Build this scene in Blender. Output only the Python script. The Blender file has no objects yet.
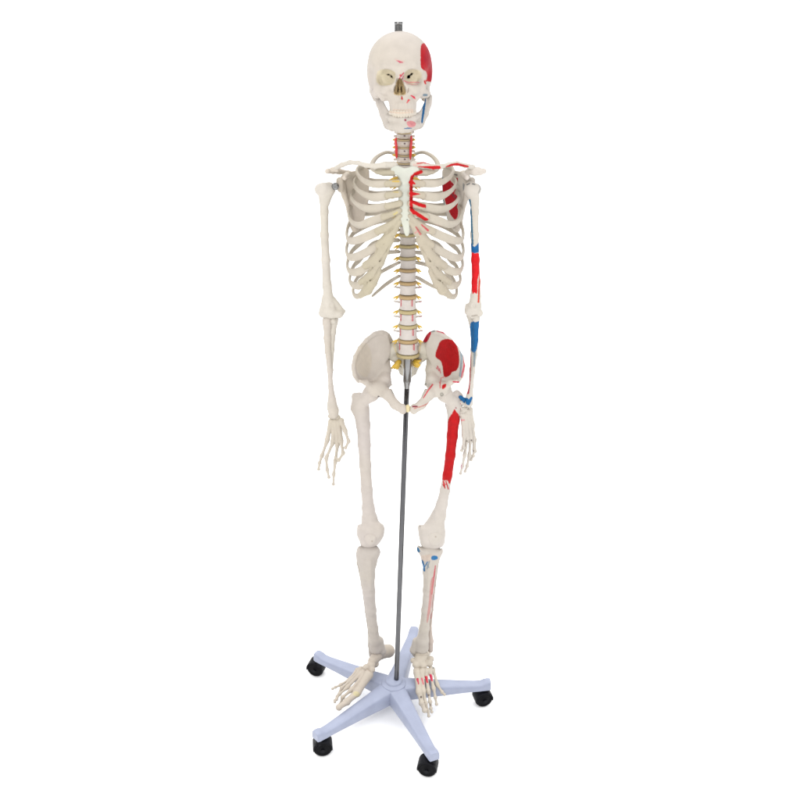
import bpy, math
import numpy as np

# ------------------------------------------------------------------ camera
H, D, PITCH, FPX = 1.852, 2.124, 0.418, 936.6      # metres, radians, focal length in 800-px units
CP, SP = math.cos(PITCH), math.sin(PITCH)

def W(px, py, Y):
    """point of the plane y = Y seen at photo position (px, py)"""
    u, v = (px-400)/FPX, (py-400)/FPX
    dx, dy, dz = u, CP - v*SP, -SP - v*CP
    t = (Y+D)/dy
    return np.array([dx*t, -D+dy*t, H+dz*t])
def dep(P):
    P = np.asarray(P); return (P[..., 1]+D)*CP + (H-P[..., 2])*SP
def R(px, P): return px*float(dep(P))/FPX
def to_px(P):
    d = dep(P)
    return 400+FPX*P[..., 0]/d, 400+FPX*((H-P[..., 2])*CP-(P[..., 1]+D)*SP)/d

scene = bpy.context.scene
COL = scene.collection

# ------------------------------------------------------------------ signed distance shapes
def smin(a, b, k):
    if k <= 0: return np.minimum(a, b)
    h = np.clip(0.5+0.5*(b-a)/k, 0, 1)
    return b+(a-b)*h-k*h*(1-h)
def smax(a, b, k): return -smin(-a, -b, k)

class Cone:
    def __init__(s, a, b, ra, rb): s.a, s.b, s.ra, s.rb = np.array(a, float), np.array(b, float), ra, rb
    def __call__(s, P):
        ba = s.b-s.a; L = ba@ba+1e-12
        q = P-s.a
        t = np.clip((q@ba)/L, 0, 1)
        d = np.sqrt(np.maximum(((q-t[..., None]*ba)**2).sum(-1), 0))
        return d-(s.ra+(s.rb-s.ra)*t)
    def bb(s):
        r = max(s.ra, s.rb); return np.minimum(s.a, s.b)-r, np.maximum(s.a, s.b)+r
class Ell:
    def __init__(s, c, r, M=None):
        s.c, s.r, s.M = np.array(c, float), np.array(r, float), M
    def __call__(s, P):
        q = P-s.c
        if s.M is not None: q = q@s.M
        k0 = np.sqrt(((q/s.r)**2).sum(-1)); k1 = np.sqrt(((q/s.r**2)**2).sum(-1))+1e-9
        return k0*(k0-1)/k1
    def bb(s):
        r = s.r if s.M is None else np.full(3, s.r.max())
        return s.c-r, s.c+r
def smooth_loop(poly):
    q = np.array(poly, float); n = len(q); sm = []
    for i in range(n):
        a, b, c, d = q[i-1], q[i], q[(i+1) % n], q[(i+2) % n]
        for t in (0, .34, .67): sm.append(.5*((2*b)+(-a+c)*t+(2*a-5*b+4*c-d)*t*t+(-a+3*b-3*c+d)*t**3))
    return np.array(sm)
class Plate:
    """outline in photo units carried at its own depth Y(px,py) with a real thickness"""
    def __init__(s, poly, yf, th, rnd=0.002, ylim=None):
        s.poly, s.yf, s.th, s.rnd = smooth_loop(poly), yf, th, rnd
        pts = np.array([W(x, y, yf(x, y)) for x, y in poly]+[W(s.poly[:,0].mean(), s.poly[:,1].mean(), yf(s.poly[:,0].mean(), s.poly[:,1].mean()))])
        s.lo, s.hi = pts.min(0)-th-.006, pts.max(0)+th+.006
    def __call__(s, P):
        x, y = to_px(P)
        d = np.full(x.shape, 1e9); ins = np.zeros(x.shape, bool)
        n = len(s.poly)
        for i in range(n):
            ax, ay = s.poly[i]; bx, by = s.poly[(i+1) % n]
            ex, ey = bx-ax, by-ay
            t = np.clip(((x-ax)*ex+(y-ay)*ey)/(ex*ex+ey*ey+1e-9), 0, 1)
            d = np.minimum(d, (x-ax-t*ex)**2+(y-ay-t*ey)**2)
            c = ((ay > y) != (by > y)) & (x < ex*(y-ay)/(ey+1e-12)+ax)
            ins ^= c
        d = np.sqrt(d); d = np.where(ins, -d, d)*dep(P)/FPX
        th = s.th
        w = np.abs(P[..., 1]-s.yf(x, y))*.9-th
        r = s.rnd
        a, b = d+r, w+r
        return np.minimum(np.maximum(a, b), 0)+np.sqrt(np.maximum(a, 0)**2+np.maximum(b, 0)**2)-r
    def bb(s): return s.lo, s.hi

def chain(pts):
    out = []
    P = [W(p[0], p[1], p[2]) for p in pts]
    for i in range(len(pts)-1):
        out.append(Cone(P[i], P[i+1], R(pts[i][3], P[i]), R(pts[i+1][3], P[i+1])))
    return out
def ball(px, py, Y, rx, ry=None, rz=None):
    c = W(px, py, Y)
    ry = rx if ry is None else ry; rz = rx if rz is None else rz
    return Ell(c, (R(rx, c), R(ry, c), R(rz, c)))

class Shape:
    def __init__(s): s.ops = []
    def add(s, items, k=.004):
        if not isinstance(items, (list, tuple)): items = [items]
        for it in items: s.ops.append(('+', it, k))
        return s
    def cut(s, items, k=.002):
        if not isinstance(items, (list, tuple)): items = [items]
        for it in items: s.ops.append(('-', it, k))
        return s
    def mesh(s, h=.0015, noise=.0003, nf=90.):
        bbs = [o[1].bb() for o in s.ops if o[0] == '+']
        lo = np.min([b[0] for b in bbs], 0)-3*h-.004; hi = np.max([b[1] for b in bbs], 0)+3*h+.004
        n = np.ceil((hi-lo)/h).astype(int)+1
        F = np.full(n, .03, np.float32)
        ax = [lo[i]+h*np.arange(n[i]) for i in range(3)]
        for sign, f, k in s.ops:
            b0, b1 = f.bb(); m = .012+k
            i0 = np.clip(np.floor((b0-m-lo)/h).astype(int), 0, n-1); i1 = np.clip(np.ceil((b1+m-lo)/h).astype(int)+1, 1, n)
            if (i1 <= i0).any(): continue
            sl = tuple(slice(i0[j], i1[j]) for j in range(3))
            G = np.stack(np.meshgrid(*[ax[j][sl[j]] for j in range(3)], indexing='ij'), -1)
            v = f(G)
            F[sl] = smin(F[sl], v, k) if sign == '+' else smax(F[sl], -v, k)
        if noise:
            X, Y, Z = np.meshgrid(*ax, indexing='ij')
            F += .17*noise*(np.sin(X*nf*2+1.3*np.sin(Z*nf))+np.sin(Y*nf*2.3+np.sin(X*nf*1.7))+np.sin(Z*nf*1.9+2*np.sin(Y*nf*1.1)))
        return surface_nets(F, lo, h)

def surface_nets(F, lo, h):
    S = F < 0
    nx, ny, nz = F.shape
    acc = np.zeros((nx-1, ny-1, nz-1, 3), np.float32); cnt = np.zeros((nx-1, ny-1, nz-1), np.float32)
    cs = [(i, j, k) for i in (0, 1) for j in (0, 1) for k in (0, 1)]
    def sub(A, c): return A[c[0]:nx-1+c[0], c[1]:ny-1+c[1], c[2]:nz-1+c[2]]
    for a in cs:
        for d in range(3):
            if a[d]: continue
            b = list(a); b[d] = 1
            fa, fb = sub(F, a), sub(F, b)
            x = (fa < 0) != (fb < 0)
            t = np.where(x, fa/np.where(fa-fb == 0, 1, fa-fb), 0)
            for q in range(3):
                acc[..., q] += np.where(x, a[q]+(t if q == d else 0), 0)
            cnt += x
    m = cnt > 0
    idx = np.full(m.shape, -1, np.int64); idx[m] = np.arange(m.sum())
    I = np.argwhere(m)
    V = lo+h*(I+acc[m]/cnt[m][:, None])
    quads = []
    for d in range(3):
        u, v = (d+1) % 3, (d+2) % 3
        sl0 = [slice(1, -1)]*3; sl0[d] = slice(0, -1)
        sl1 = list(sl0); sl1[d] = slice(1, None)
        A, B = S[tuple(sl0)], S[tuple(sl1)]
        for flip, mm in ((0, A & ~B), (1, ~A & B)):
            E = np.argwhere(mm)
            if not len(E): continue
            E[:, u] += 1; E[:, v] += 1
            def c(du, dv):
                Q = E.copy(); Q[:, u] -= du; Q[:, v] -= dv
                return idx[Q[:, 0], Q[:, 1], Q[:, 2]]
            q = [c(1, 1), c(0, 1), c(0, 0), c(1, 0)]
            if flip: q = q[::-1]
            quads.append(np.stack(q, 1))
    Q = np.concatenate(quads)
    Q = Q[(Q >= 0).all(1)]
    E = np.concatenate([Q[:, [0, 1]], Q[:, [1, 2]], Q[:, [2, 3]], Q[:, [3, 0]]]); E = np.concatenate([E, E[:, ::-1]])
    deg = np.maximum(np.bincount(E[:, 0], minlength=len(V)), 1)[:, None]
    for it in range(8):                                    # Taubin smoothing: removes the stair ripple, keeps the size
        A = np.stack([np.bincount(E[:, 0], weights=V[E[:, 1], q], minlength=len(V)) for q in range(3)], 1)/deg
        V = V+(.55 if it % 2 == 0 else -.57)*(A-V)
    return V, Q

# ------------------------------------------------------------------ colours (linear albedo)
BONE = (.56, .515, .465); BONE2 = (.60, .565, .51); RIBC = (.53, .485, .415)
CART = (.47, .41, .315); STERN = (.60, .62, .56); DISC = (.50, .36, .19)
RED = (.50, .005, .008); DRED = (.30, .004, .014); BLUE = (.010, .10, .26); SLATE = (.12, .2, .27)
PINK = (.62, .22, .24); DARK = (.05, .035, .03); NERV = (.56, .36, .04); TAN = (.5, .4, .24)
PALER = (.62, .40, .36); ROSE = (.50, .09, .10)

def noise3(P, f):
    return (np.sin(P[:, 0]*f+1.7*np.sin(P[:, 2]*f*.7))+np.sin(P[:, 1]*f*1.3+1.1*np.sin(P[:, 0]*f))+np.sin(P[:, 2]*f*1.1+1.9*np.sin(P[:, 1]*f*.9)))/3

def paint_colors(V, N, base, paints):
    C = np.tile(np.array(base, float), (len(V), 1))
    n = noise3(V, 60)*.6+noise3(V, 170)*.4
    C *= (1+.022*n)[:, None]; C[:, 2] *= 1-.03*noise3(V, 35)
    if paints:
        px, py = to_px(V)
        vd = V-np.array([0, -D, H]); vd /= np.linalg.norm(vd, axis=1)[:, None]
        face = (N*vd).sum(1) < .12
        jx = .22*noise3(V, 900); px = px+jx; py = py+.22*noise3(V[:, ::-1].copy(), 800)
        for p in paints:
            kind, pts, w, col = p[:4]
            pts = np.array(pts, float)
            if kind == 's':
                ws = np.array(w if hasattr(w, '__len__') else [w]*len(pts), float)
                d = np.full(len(V), 1e9)
                if len(pts) == 1: d = np.hypot(px-pts[0, 0], py-pts[0, 1])-ws[0]
                for i in range(len(pts)-1):
                    a, e = pts[i], pts[i+1]-pts[i]
                    t = np.clip(((px-a[0])*e[0]+(py-a[1])*e[1])/(e@e+1e-9), 0, 1)
                    d = np.minimum(d, np.hypot(px-a[0]-t*e[0], py-a[1]-t*e[1])-(ws[i]+(ws[i+1]-ws[i])*t))
            else:
                if len(pts) > 4: pts = smooth_loop(pts)
                d = np.full(len(V), 1e9); ins = np.zeros(len(V), bool); k = len(pts)
                for i in range(k):
                    a, b = pts[i], pts[(i+1) % k]; e = b-a
                    t = np.clip(((px-a[0])*e[0]+(py-a[1])*e[1])/(e@e+1e-9), 0, 1)
                    d = np.minimum(d, np.hypot(px-a[0]-t*e[0], py-a[1]-t*e[1]))
                    ins ^= ((a[1] > py) != (b[1] > py)) & (px < e[0]*(py-a[1])/(e[1]+1e-12)+a[0])
                d = np.where(ins, -d, d)-w
            al = np.clip(.5-d/.5, 0, 1)*(p[4] if len(p) > 4 else 1)
            al = al*face
            br = 1+.13*noise3(V*np.array([1, 1, .22]), 1500)+.08*noise3(V, 240)      # brushed on by hand
            C = C*(1-al[:, None])+np.array(col)*br[:, None]*al[:, None]
    return C*np.array([.755, .742, .722])

# ------------------------------------------------------------------ materials
def new_mat(name):
    m = bpy.data.materials.new(name); m.use_nodes = True
    nt = m.node_tree; b = nt.nodes['Principled BSDF']; return m, nt, b
def bump(nt, b, scale, strength, dist=.001, detail=4):
    tc = nt.nodes.new('ShaderNodeTexCoord'); nz = nt.nodes.new('ShaderNodeTexNoise'); bp = nt.nodes.new('ShaderNodeBump')
    nz.inputs['Scale'].default_value = scale; nz.inputs['Detail'].default_value = detail
    bp.inputs['Strength'].default_value = strength; bp.inputs['Distance'].default_value = dist
    nt.links.new(tc.outputs['Object'], nz.inputs['Vector']); nt.links.new(nz.outputs['Fac'], bp.inputs['Height'])
    nt.links.new(bp.outputs['Normal'], b.inputs['Normal']); return tc, nz
def attr_mat(name, rough, spec=.4, bs=160, bstr=.35, sss=0):
    m, nt, b = new_mat(name)
    a = nt.nodes.new('ShaderNodeAttribute'); a.attribute_name = 'Col'
    tc, nz = bump(nt, b, bs, bstr)
    n2 = nt.nodes.new('ShaderNodeTexNoise'); n2.inputs['Scale'].default_value = 55; n2.inputs['Detail'].default_value = 6
    nt.links.new(tc.outputs['Object'], n2.inputs['Vector'])
    mr = nt.nodes.new('ShaderNodeMapRange'); mr.inputs['From Min'].default_value = .3; mr.inputs['From Max'].default_value = .7
    mr.inputs['To Min'].default_value = .955; mr.inputs['To Max'].default_value = 1.03
    nt.links.new(n2.outputs['Fac'], mr.inputs['Value'])
    mx = nt.nodes.new('ShaderNodeMix'); mx.data_type = 'RGBA'; mx.blend_type = 'MULTIPLY'; mx.inputs[0].default_value = 1
    nt.links.new(a.outputs['Color'], mx.inputs[6]); nt.links.new(mr.outputs['Result'], mx.inputs[7])
    nt.links.new(mx.outputs[2], b.inputs['Base Color'])
    b.inputs['Roughness'].default_value = rough; b.inputs['Specular IOR Level'].default_value = spec
    if sss:
        b.inputs['Subsurface Weight'].default_value = sss; b.inputs['Subsurface Radius'].default_value = (.006, .004, .003)
        b.inputs['Subsurface Scale'].default_value = 1
    return m
M_BONE = attr_mat('bone_plastic', .55, .14)
M_CART = attr_mat('cartilage_rubber', .6, .14)
M_TOOTH = attr_mat('tooth_enamel', .3, .5, 200, .1)
def plain(name, col, rough, metal=0, spec=.5, bs=200, bstr=.1):
    m, nt, b = new_mat(name)
    tc, nz = bump(nt, b, bs, bstr)
    n2 = nt.nodes.new('ShaderNodeTexNoise'); n2.inputs['Scale'].default_value = 30; n2.inputs['Detail'].default_value = 5
    nt.links.new(tc.outputs['Object'], n2.inputs['Vector'])
    cr = nt.nodes.new('ShaderNodeValToRGB')
    cr.color_ramp.elements[0].position = .3; cr.color_ramp.elements[1].position = .7
    cr.color_ramp.elements[0].color = (*[c*.93 for c in col], 1); cr.color_ramp.elements[1].color = (*[min(1, c*1.04) for c in col], 1)
    nt.links.new(n2.outputs['Fac'], cr.inputs['Fac']); nt.links.new(cr.outputs['Color'], b.inputs['Base Color'])
    b.inputs['Roughness'].default_value = rough; b.inputs['Metallic'].default_value = metal; b.inputs['Specular IOR Level'].default_value = spec
    return m
M_BASE = plain('pale_blue_enamel', (.255, .280, .372), .40, 0, .5, 90, .06)
M_STEEL = plain('brushed_steel', (.30, .30, .30), .28, 1, .5, 300, .05)
M_DSTEEL = plain('dull_steel', (.22, .22, .22), .35, 1, .5, 300, .1)
M_BLACK = plain('black_nylon', (.004, .004, .006), .5, 0, .12, 120, .1)
M_RUBBER = plain('black_rubber', (.003, .003, .004), .6, 0, .10, 120, .1)
M_NERVE = plain('yellow_nerve_rubber', NERV, .45)
M_ART = plain('red_artery_rubber', (.55, .02, .025), .4)
M_SYM = plain('tan_disc_rubber', (.52, .44, .25), .5)

# ------------------------------------------------------------------ object builders
def link(name, me, mat, parent, label=None):
    o = bpy.data.objects.new(name, me); COL.objects.link(o)
    me.materials.append(mat)
    if parent is not None: o.parent = parent
    if label: o['label'] = label
    return o
def mesh_from(name, V, Q, base=None, paints=None, smooth=True):
    me = bpy.data.meshes.new(name)
    V = np.asarray(V, float); Q = np.asarray(Q, np.int32)
    me.vertices.add(len(V)); me.vertices.foreach_set('co', V.ravel())
    k = Q.shape[1]
    me.loops.add(Q.size); me.loops.foreach_set('vertex_index', Q.ravel())
    me.polygons.add(len(Q)); me.polygons.foreach_set('loop_start', np.arange(0, Q.size, k, dtype=np.int32))
    me.update(calc_edges=True); me.validate()
    me.polygons.foreach_set('use_smooth', np.full(len(me.polygons), smooth))
    if base is not None:
        N = np.zeros(len(me.vertices)*3); me.vertices.foreach_get('normal', N); N = N.reshape(-1, 3)
        C = paint_colors(V, N, base, paints)
        at = me.color_attributes.new('Col', 'FLOAT_COLOR', 'POINT')
        at.data.foreach_set('color', np.concatenate([C, np.ones((len(C), 1))], 1).ravel())
    return me
def bone(name, shape, parent, base=BONE, paints=None, h=.0015, noise=.00025, mat=None, label=None):
    V, Q = shape.mesh(h, noise)
    return link(name, mesh_from(name, V, Q, base, paints), mat or M_BONE, parent, label)

def spline(P, n=10):
    P = np.array(P, float); out = []
    Q = np.vstack([2*P[0]-P[1], P, 2*P[-1]-P[-2]])
    for i in range(1, len(Q)-2):
        for t in np.linspace(0, 1, n, endpoint=False):
            a, b, c, d = Q[i-1], Q[i], Q[i+1], Q[i+2]
            out.append(.5*((2*b)+(-a+c)*t+(2*a-5*b+4*c-d)*t*t+(-a+3*b-3*c+d)*t**3))
    out.append(P[-1]); return np.array(out)
def sweep(pts, ra, rb, refdir, seg=14, n=10):
    """tube along pts; ra = half size across refdir x tangent (height), rb = half size along refdir"""
    ns = len(pts); full = np.hstack([np.array(pts), np.array(ra).reshape(-1, 1), np.array(rb).reshape(-1, 1)])
    S = spline(full, n); P = S[:, :3]; T = np.gradient(P, axis=0); T /= np.linalg.norm(T, axis=1)[:, None]
    V = []; m = len(P)
    for i in range(m):
        r = refdir(P[i]) if callable(refdir) else np.array(refdir, float)
        r = r-T[i]*(r@T[i]); r /= np.linalg.norm(r)+1e-9
        u = np.cross(T[i], r)
        e = 1.0
        if i == 0 or i == m-1: e = .35
        elif i == 1 or i == m-2: e = .85
        for k in range(seg):
            a = 2*math.pi*k/seg
            V.append(P[i]+e*(u*math.cos(a)*max(S[i, 3], .0003)+r*math.sin(a)*max(S[i, 4], .0003)))
    Q = []
    for i in range(m-1):
        for k in range(seg):
            Q.append((i*seg+k, i*seg+(k+1) % seg, (i+1)*seg+(k+1) % seg, (i+1)*seg+k))
    V.append(P[0]); V.append(P[-1]); c0, c1 = len(V)-2, len(V)-1
    for k in range(seg):
        Q.append((c0, (k+1) % seg, k, k)); b = (m-1)*seg; Q.append((c1, b+k, b+(k+1) % seg, b+(k+1) % seg))
    return np.array(V), Q
def mesh_poly(name, V, F, base=None, paints=None, smooth=True):
    me = bpy.data.meshes.new(name)
    F = [tuple(dict.fromkeys(int(x) for x in f)) for f in F]
    me.from_pydata([tuple(v) for v in V], [], F); me.update()
    me.polygons.foreach_set('use_smooth', np.full(len(me.polygons), smooth))
    if base is not None:
        N = np.zeros(len(me.vertices)*3); me.vertices.foreach_get('normal', N); N = N.reshape(-1, 3)
        C = paint_colors(np.array(V), N, base, paints)
        at = me.color_attributes.new('Col', 'FLOAT_COLOR', 'POINT')
        at.data.foreach_set('color', np.concatenate([C, np.ones((len(C), 1))], 1).ravel())
    return me
class PM:
    """collector of lathe / box pieces for one mesh"""
    def __init__(s): s.V, s.F = [], []
    def lathe(s, prof, c=(0, 0, 0), seg=24, M=None):
        b = len(s.V); n = len(prof)
        for r, z in prof:
            for k in range(seg):
                a = 2*math.pi*k/seg; p = np.array([r*math.cos(a), r*math.sin(a), z])
                if M is not None: p = M@p
                s.V.append(p+np.array(c))
        for i in range(n-1):
            for k in range(seg):
                s.F.append((b+i*seg+k, b+i*seg+(k+1) % seg, b+(i+1)*seg+(k+1) % seg, b+(i+1)*seg+k))
        s.F.append(tuple(b+k for k in range(seg))[::-1]); s.F.append(tuple(b+(n-1)*seg+k for k in range(seg)))
        return s
    def tube(s, V, F):
        b = len(s.V); s.V += list(V); s.F += [tuple(x+b for x in f) for f in F]
    def build(s, name, mat, parent, smooth=True, bevel=0, label=None):
        me = mesh_poly(name, s.V, s.F, smooth=smooth)
        if smooth:
            try: me.set_sharp_from_angle(angle=math.radians(38))
            except Exception: pass
        o = link(name, me, mat, parent, label)
        if bevel:
            md = o.modifiers.new('bevel', 'BEVEL'); md.width = bevel; md.segments = 3; md.limit_method = 'ANGLE'
        return o

def empty(name, loc, label, cat):
    o = bpy.data.objects.new(name, None); COL.objects.link(o); o.location = loc
    o.empty_display_size = .05; o['label'] = label; o['category'] = cat
    return o
SK = empty('anatomical_skeleton', (0, 0, 0), 'off-white human skeleton model with red and blue painted muscle areas hanging on the wheeled stand', 'skeleton model')
# all parts are modelled in world units round the origin of this empty

def mir(x, c=405): return 2*c-x

# ================================================================== SKULL
#@SKULL
def build_skull():
    s = Shape()
    cz = W(399.7, 66, .0)
    X0 = cz[0]
    def at(px, py, Y): return W(px, py, Y)
    k = .012
    # braincase
    s.add(Ell(at(399.7, 64, .005), (.0685, .088, .0655)), 0)
    s.add(Ell(at(399.7, 60, -.035), (.059, .052, .052)), .02)
    s.add(Ell(at(399.7, 76, .045), (.057, .050, .050)), .02)
    for sx in (-1, 1):
        s.add(Ell(at(399.7+sx*23.5, 80, -.0), (.016, .040, .030)), .02)      # temporal bones
        s.add(chain([(399.7+sx*26, 92, .012, 4), (399.7+sx*24.5, 99, .016, 2.4)]), .010)   # mastoid
    s.add(Ell(at(399.7, 92, .01), (.040, .055, .018)), .02)           # skull base
    # face
    s.add(Ell(at(399.7, 88, -.060), (.036, .034, .036)), .015)
    s.add(Ell(at(403.2, 103, -.066), (.0272, .027, .022)), .007)        # maxilla
    s.add(Ell(at(403, 109.5, -.069), (.0255, .023, .010)), .006)
    s.add(chain([(380, 71, -.070, 3.2), (386, 68.5, -.084, 3.4), (396, 70.5, -.092, 3.2), (403, 70.5, -.092, 3.2), (413, 68.0, -.084, 3.4), (420.5, 71, -.070, 3.2)]), .010)
    for sx in (-1, 1):
        x = lambda v: 399.7+sx*v+(1.6 if sx > 0 and v > 25 else 0)
        s.add(chain([(x(21.5), 70, -.066, 2.8), (x(24.5), 79, -.058, 2.6), (x(22.0), 88, -.066, 3.6), (x(15), 91, -.080, 3.8)]), .007)  # lateral rim and cheek
        s.add(chain([(x(15), 90, -.080, 3.6), (x(8.5), 84.5, -.092, 2.6)]), .006)
        s.add(chain([(x(22.0), 90.0, -.062, 3.2), (x(25.8), 93.0, -.035, 2.6), (x(27.0), 93.5, -.005, 2.6)]), .004)      # zygomatic arch
        s.add(chain([(x(21), 91.5, -.064, 3.8), (x(16), 98, -.070, 3.4)]), .007); s.add(chain([(x(25.2), 95, -.03, 2.8), (x(21.5), 96, -.052, 2.6)]), .006)
    s.add(chain([(399.6, 72, -.094, 2.6), (399.8, 77.5, -.101, 1.9), (399.9, 81, -.108, 1.5)]), .006)
    s.add(chain([(395.5, 76, -.094, 2.0), (393.5, 84, -.094, 1.8), (392.5, 90, -.092, 1.8)]), .004)
    s.add(chain([(404, 76, -.094, 2.0), (406, 84, -.094, 1.8), (407, 90, -.092, 1.8)]), .004)
    # openings
    for sx in (-1, 1):
        x = lambda v: 399.7+sx*v
        c = at(x(13.3), 77.0, -.098)
        s.cut(Ell(c, (.0185, .025, .0155)), .006)
        s.cut(Ell(at(x(14.5), 78.5, -.098), (.0165, .023, .0135)), .006)
        s.cut(Ell(at(x(31.0), 79, -.050), (.010, .022, .018)), .010)                     # temporal hollow
    s.cut(chain([(388.0, 74.6, -.07, .9), (391.3, 75.6, -.065, 1.3), (392.6, 78.0, -.065, 1.0)][0:3]), .001)
    s.cut([Cone(W(388.4, 74.6, -.085), W(388.4, 74.6, -.04), .0016, .0016), Cone(W(391.6, 76.6, -.085), W(391.6, 76.6, -.05), .0020, .0016)], .001)
    s.cut([Cone(W(408.6, 76.8, -.085), W(408.6, 76.8, -.03), .0034, .0028), Cone(W(411.6, 74.0, -.085), W(411.6, 74.0, -.035), .0022, .002)], .001)
    # nasal aperture
    s.cut(Ell(at(399.8, 84, -.100), (.0065, .026, .012)), .003)
    s.cut(Ell(at(396.9, 90, -.098), (.0062, .026, .0095)), .003)
    s.cut(Ell(at(402.8, 90, -.098), (.0062, .026, .0095)), .003)
    s.add(Cone(at(399.8, 83.5, -.088), at(399.9, 94, -.088), .0011, .0014), .001)
    s.add(chain([(396.4, 87, -.082, 1.2), (396.0, 92, -.082, 1.3)]), .002)
    s.add(chain([(403.2, 87, -.082, 1.2), (403.6, 92, -.082, 1.3)]), .002)
    s.add(chain([(399.9, 94, -.094, 1.0), (400.0, 97, -.095, 1.4)]), .003)
    # canine ridges and alveolar bumps
    for i in range(-5, 6):
        t = i/5; s.add(Cone(at(402.8+13.2*math.sin(t*1.25), 104-abs(t)*1, -.092+.032*(1-math.cos(t*1.25))*1.4), at(402.8+12.8*math.sin(t*1.25), 111.0, -.091+.032*(1-math.cos(t*1.25))*1.4), .0022, .0028), .004)
    yel = (.60, .53, .33)
    P = [('p', [(378, 71.5), (386, 69.8), (394, 71.5), (395, 76), (393, 83), (384, 85.5), (377, 82)], .3, yel, .55),
         ('p', [(406, 71.5), (413, 69.8), (420, 71.5), (421, 78), (412, 84), (405, 79)], .3, yel, .55),
         ('p', [(397.5, 80), (402, 80), (405.8, 93), (404, 95), (395.5, 95), (394, 92)], 0, (.42, .30, .13), .85),
         ('s', [(386.5, 74.3), (389, 74.6), (391.4, 75.9), (392.6, 78)], [.4, .6, .8, .5], (.12, .09, .06), .8),  # shade inside the orbital slit, painted dark
         ('s', [(407.6, 78.0), (409, 76), (411, 74.5), (412.8, 73.2)], [.7, 1.1, .9, .4], (.02, .015, .01), .95),  # painted shade of the other orbital slit
         ('p', [(421, 46.5), (424.5, 43.2), (428, 45.2), (430.6, 49.5), (433, 58), (434, 66), (434, 80.5), (427.2, 80.8), (427.4, 75), (425.8, 71.2), (422.3, 68.8), (420.9, 65)], .2, (.40, .005, .012)),
         ('p', [(424, 60), (427, 47), (429, 47), (433, 58), (433.5, 79), (429, 79), (429.3, 70)], 0, (.33, .005, .02), .7),
         ('s', [(397, 60.6), (400, 61.9), (402.5, 62.5)], [.4, 1.1, .5], (.5, .06, .12)),
         ('s', [(395, 59.6), (404, 61.5)], .8, PALER, .4),
         ('s', [(399.3, 78.5), (401.5, 75.5), (403.5, 73)], .55, (.5, .03, .08)),
         ('s', [(402.2, 79), (403.6, 76)], .5, (.45, .03, .1)), ('s', [(400.2, 75.2)], .8, RED),
         ('s', [(404, 81), (408, 82.4), (414, 82.3), (419, 82.4)], [.7, .5, .5, .4], PINK),
         ('s', [(406, 83.5), (415, 84.8), (418, 84)], .35, PINK, .7),
         ('s', [(424.5, 81.2), (425.5, 83.5)], .8, RED), ('s', [(426, 80.7), (427, 80.7)], .8, RED),
         ('s', [(408.5, 88.5), (407.6, 92.5)], .45, (.25, .18, .15), .8),
         ('s', [(411, 95.5), (413.5, 97), (415.3, 98.6)], [.5, 1.0, .5], (.6, .02, .06)),
         ('s', [(401.8, 96.5), (402, 99)], [.5, .8], RED), ('s', [(408.8, 100), (407, 103)], [.9, .5], (.6, .03, .05)),
         ('s', [(394, 110.5), (402, 111.5), (412, 110.5)], 1.6, (.66, .42, .30), .35),
         ('s', [(424, 95), (426.5, 95)], 1.2, SLATE, .9)]
    sk = bone('skull', s, SK, (.545, .50, .455), P, h=.0014, noise=.00015)
    # mandible
    m = Shape()
    m.add(chain([(377.6, 97, -.008, 3.0), (379.4, 104, -.014, 3.1), (382.9, 114, -.020, 3.2), (387.6, 124.4, -.026, 3.2), (392, 126.5, -.062, 4.2), (398, 127.5, -.084, 4.2)]), .004)
    m.add(chain([(429.8, 97, -.008, 2.8), (428.6, 104, -.014, 2.9), (425.4, 114, -.020, 3.2), (420.0, 123.6, -.026, 3.2), (414, 126, -.062, 4.2), (407, 127.5, -.084, 4.2)]), .004)
    m.add(chain([(398, 127.2, -.084, 4.2), (402.5, 128, -.088, 4.6), (407, 127.2, -.084, 4.2)]), .006)
    m.add([ball(396.8, 129, -.082, 3), ball(408, 129, -.082, 3)], .006)
    m.add(chain([(388.5, 116.0, -.050, 2.9), (392, 118.8, -.073, 3.2), (402.6, 119.6, -.086, 3.6), (413, 118.8, -.073, 3.2), (417, 116.0, -.050, 2.9)]), .006)
    # ramus plate edges and coronoid process
    yl_ = lambda x, y: -.012-.036*np.clip((x-378)/14, 0, 1)
    yr_ = lambda x, y: -.012-.036*np.clip((428-x)/12, 0, 1)
    m.add(Plate([(375.2, 96.5), (379, 99), (382.2, 97.8), (384.4, 103), (388.2, 110.0), (391.5, 114.5), (393, 128), (388, 129.5), (384.8, 127.6), (381.8, 118), (378.4, 106)], yl_, .0035, .003), .006)
    m.add(Plate([(430.8, 96.5), (428, 99), (425.6, 97.8), (424.0, 103), (420.4, 110.0), (416.5, 114.5), (414, 128), (418, 129.3), (422.4, 127.2), (426.2, 118), (429.6, 106)], yr_, .0035, .003), .006)
    MP = [('s', [(425, 94), (424.4, 105), (423.2, 114), (422, 122.5)], [1.4, 1.1, 1.0, .9], BLUE),
          ('s', [(424.2, 96), (421.8, 121)], .6, BLUE, .8),
          ('p', [(407, 122), (412, 121.2), (415.5, 123), (414.5, 126.2), (409, 126.8)], .2, PINK, .9),
          ('s', [(405.3, 120)], 1.1, (.25, .03, .06)), ('s', [(404.5, 128.6), (408, 128.2), (411.5, 128.3)], [.4, .7, .4], BLUE)]
    mb = bone('mandible', m, sk, (.55, .51, .47), MP, h=.0013, noise=.00015)
    # teeth
    t = Shape()
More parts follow.
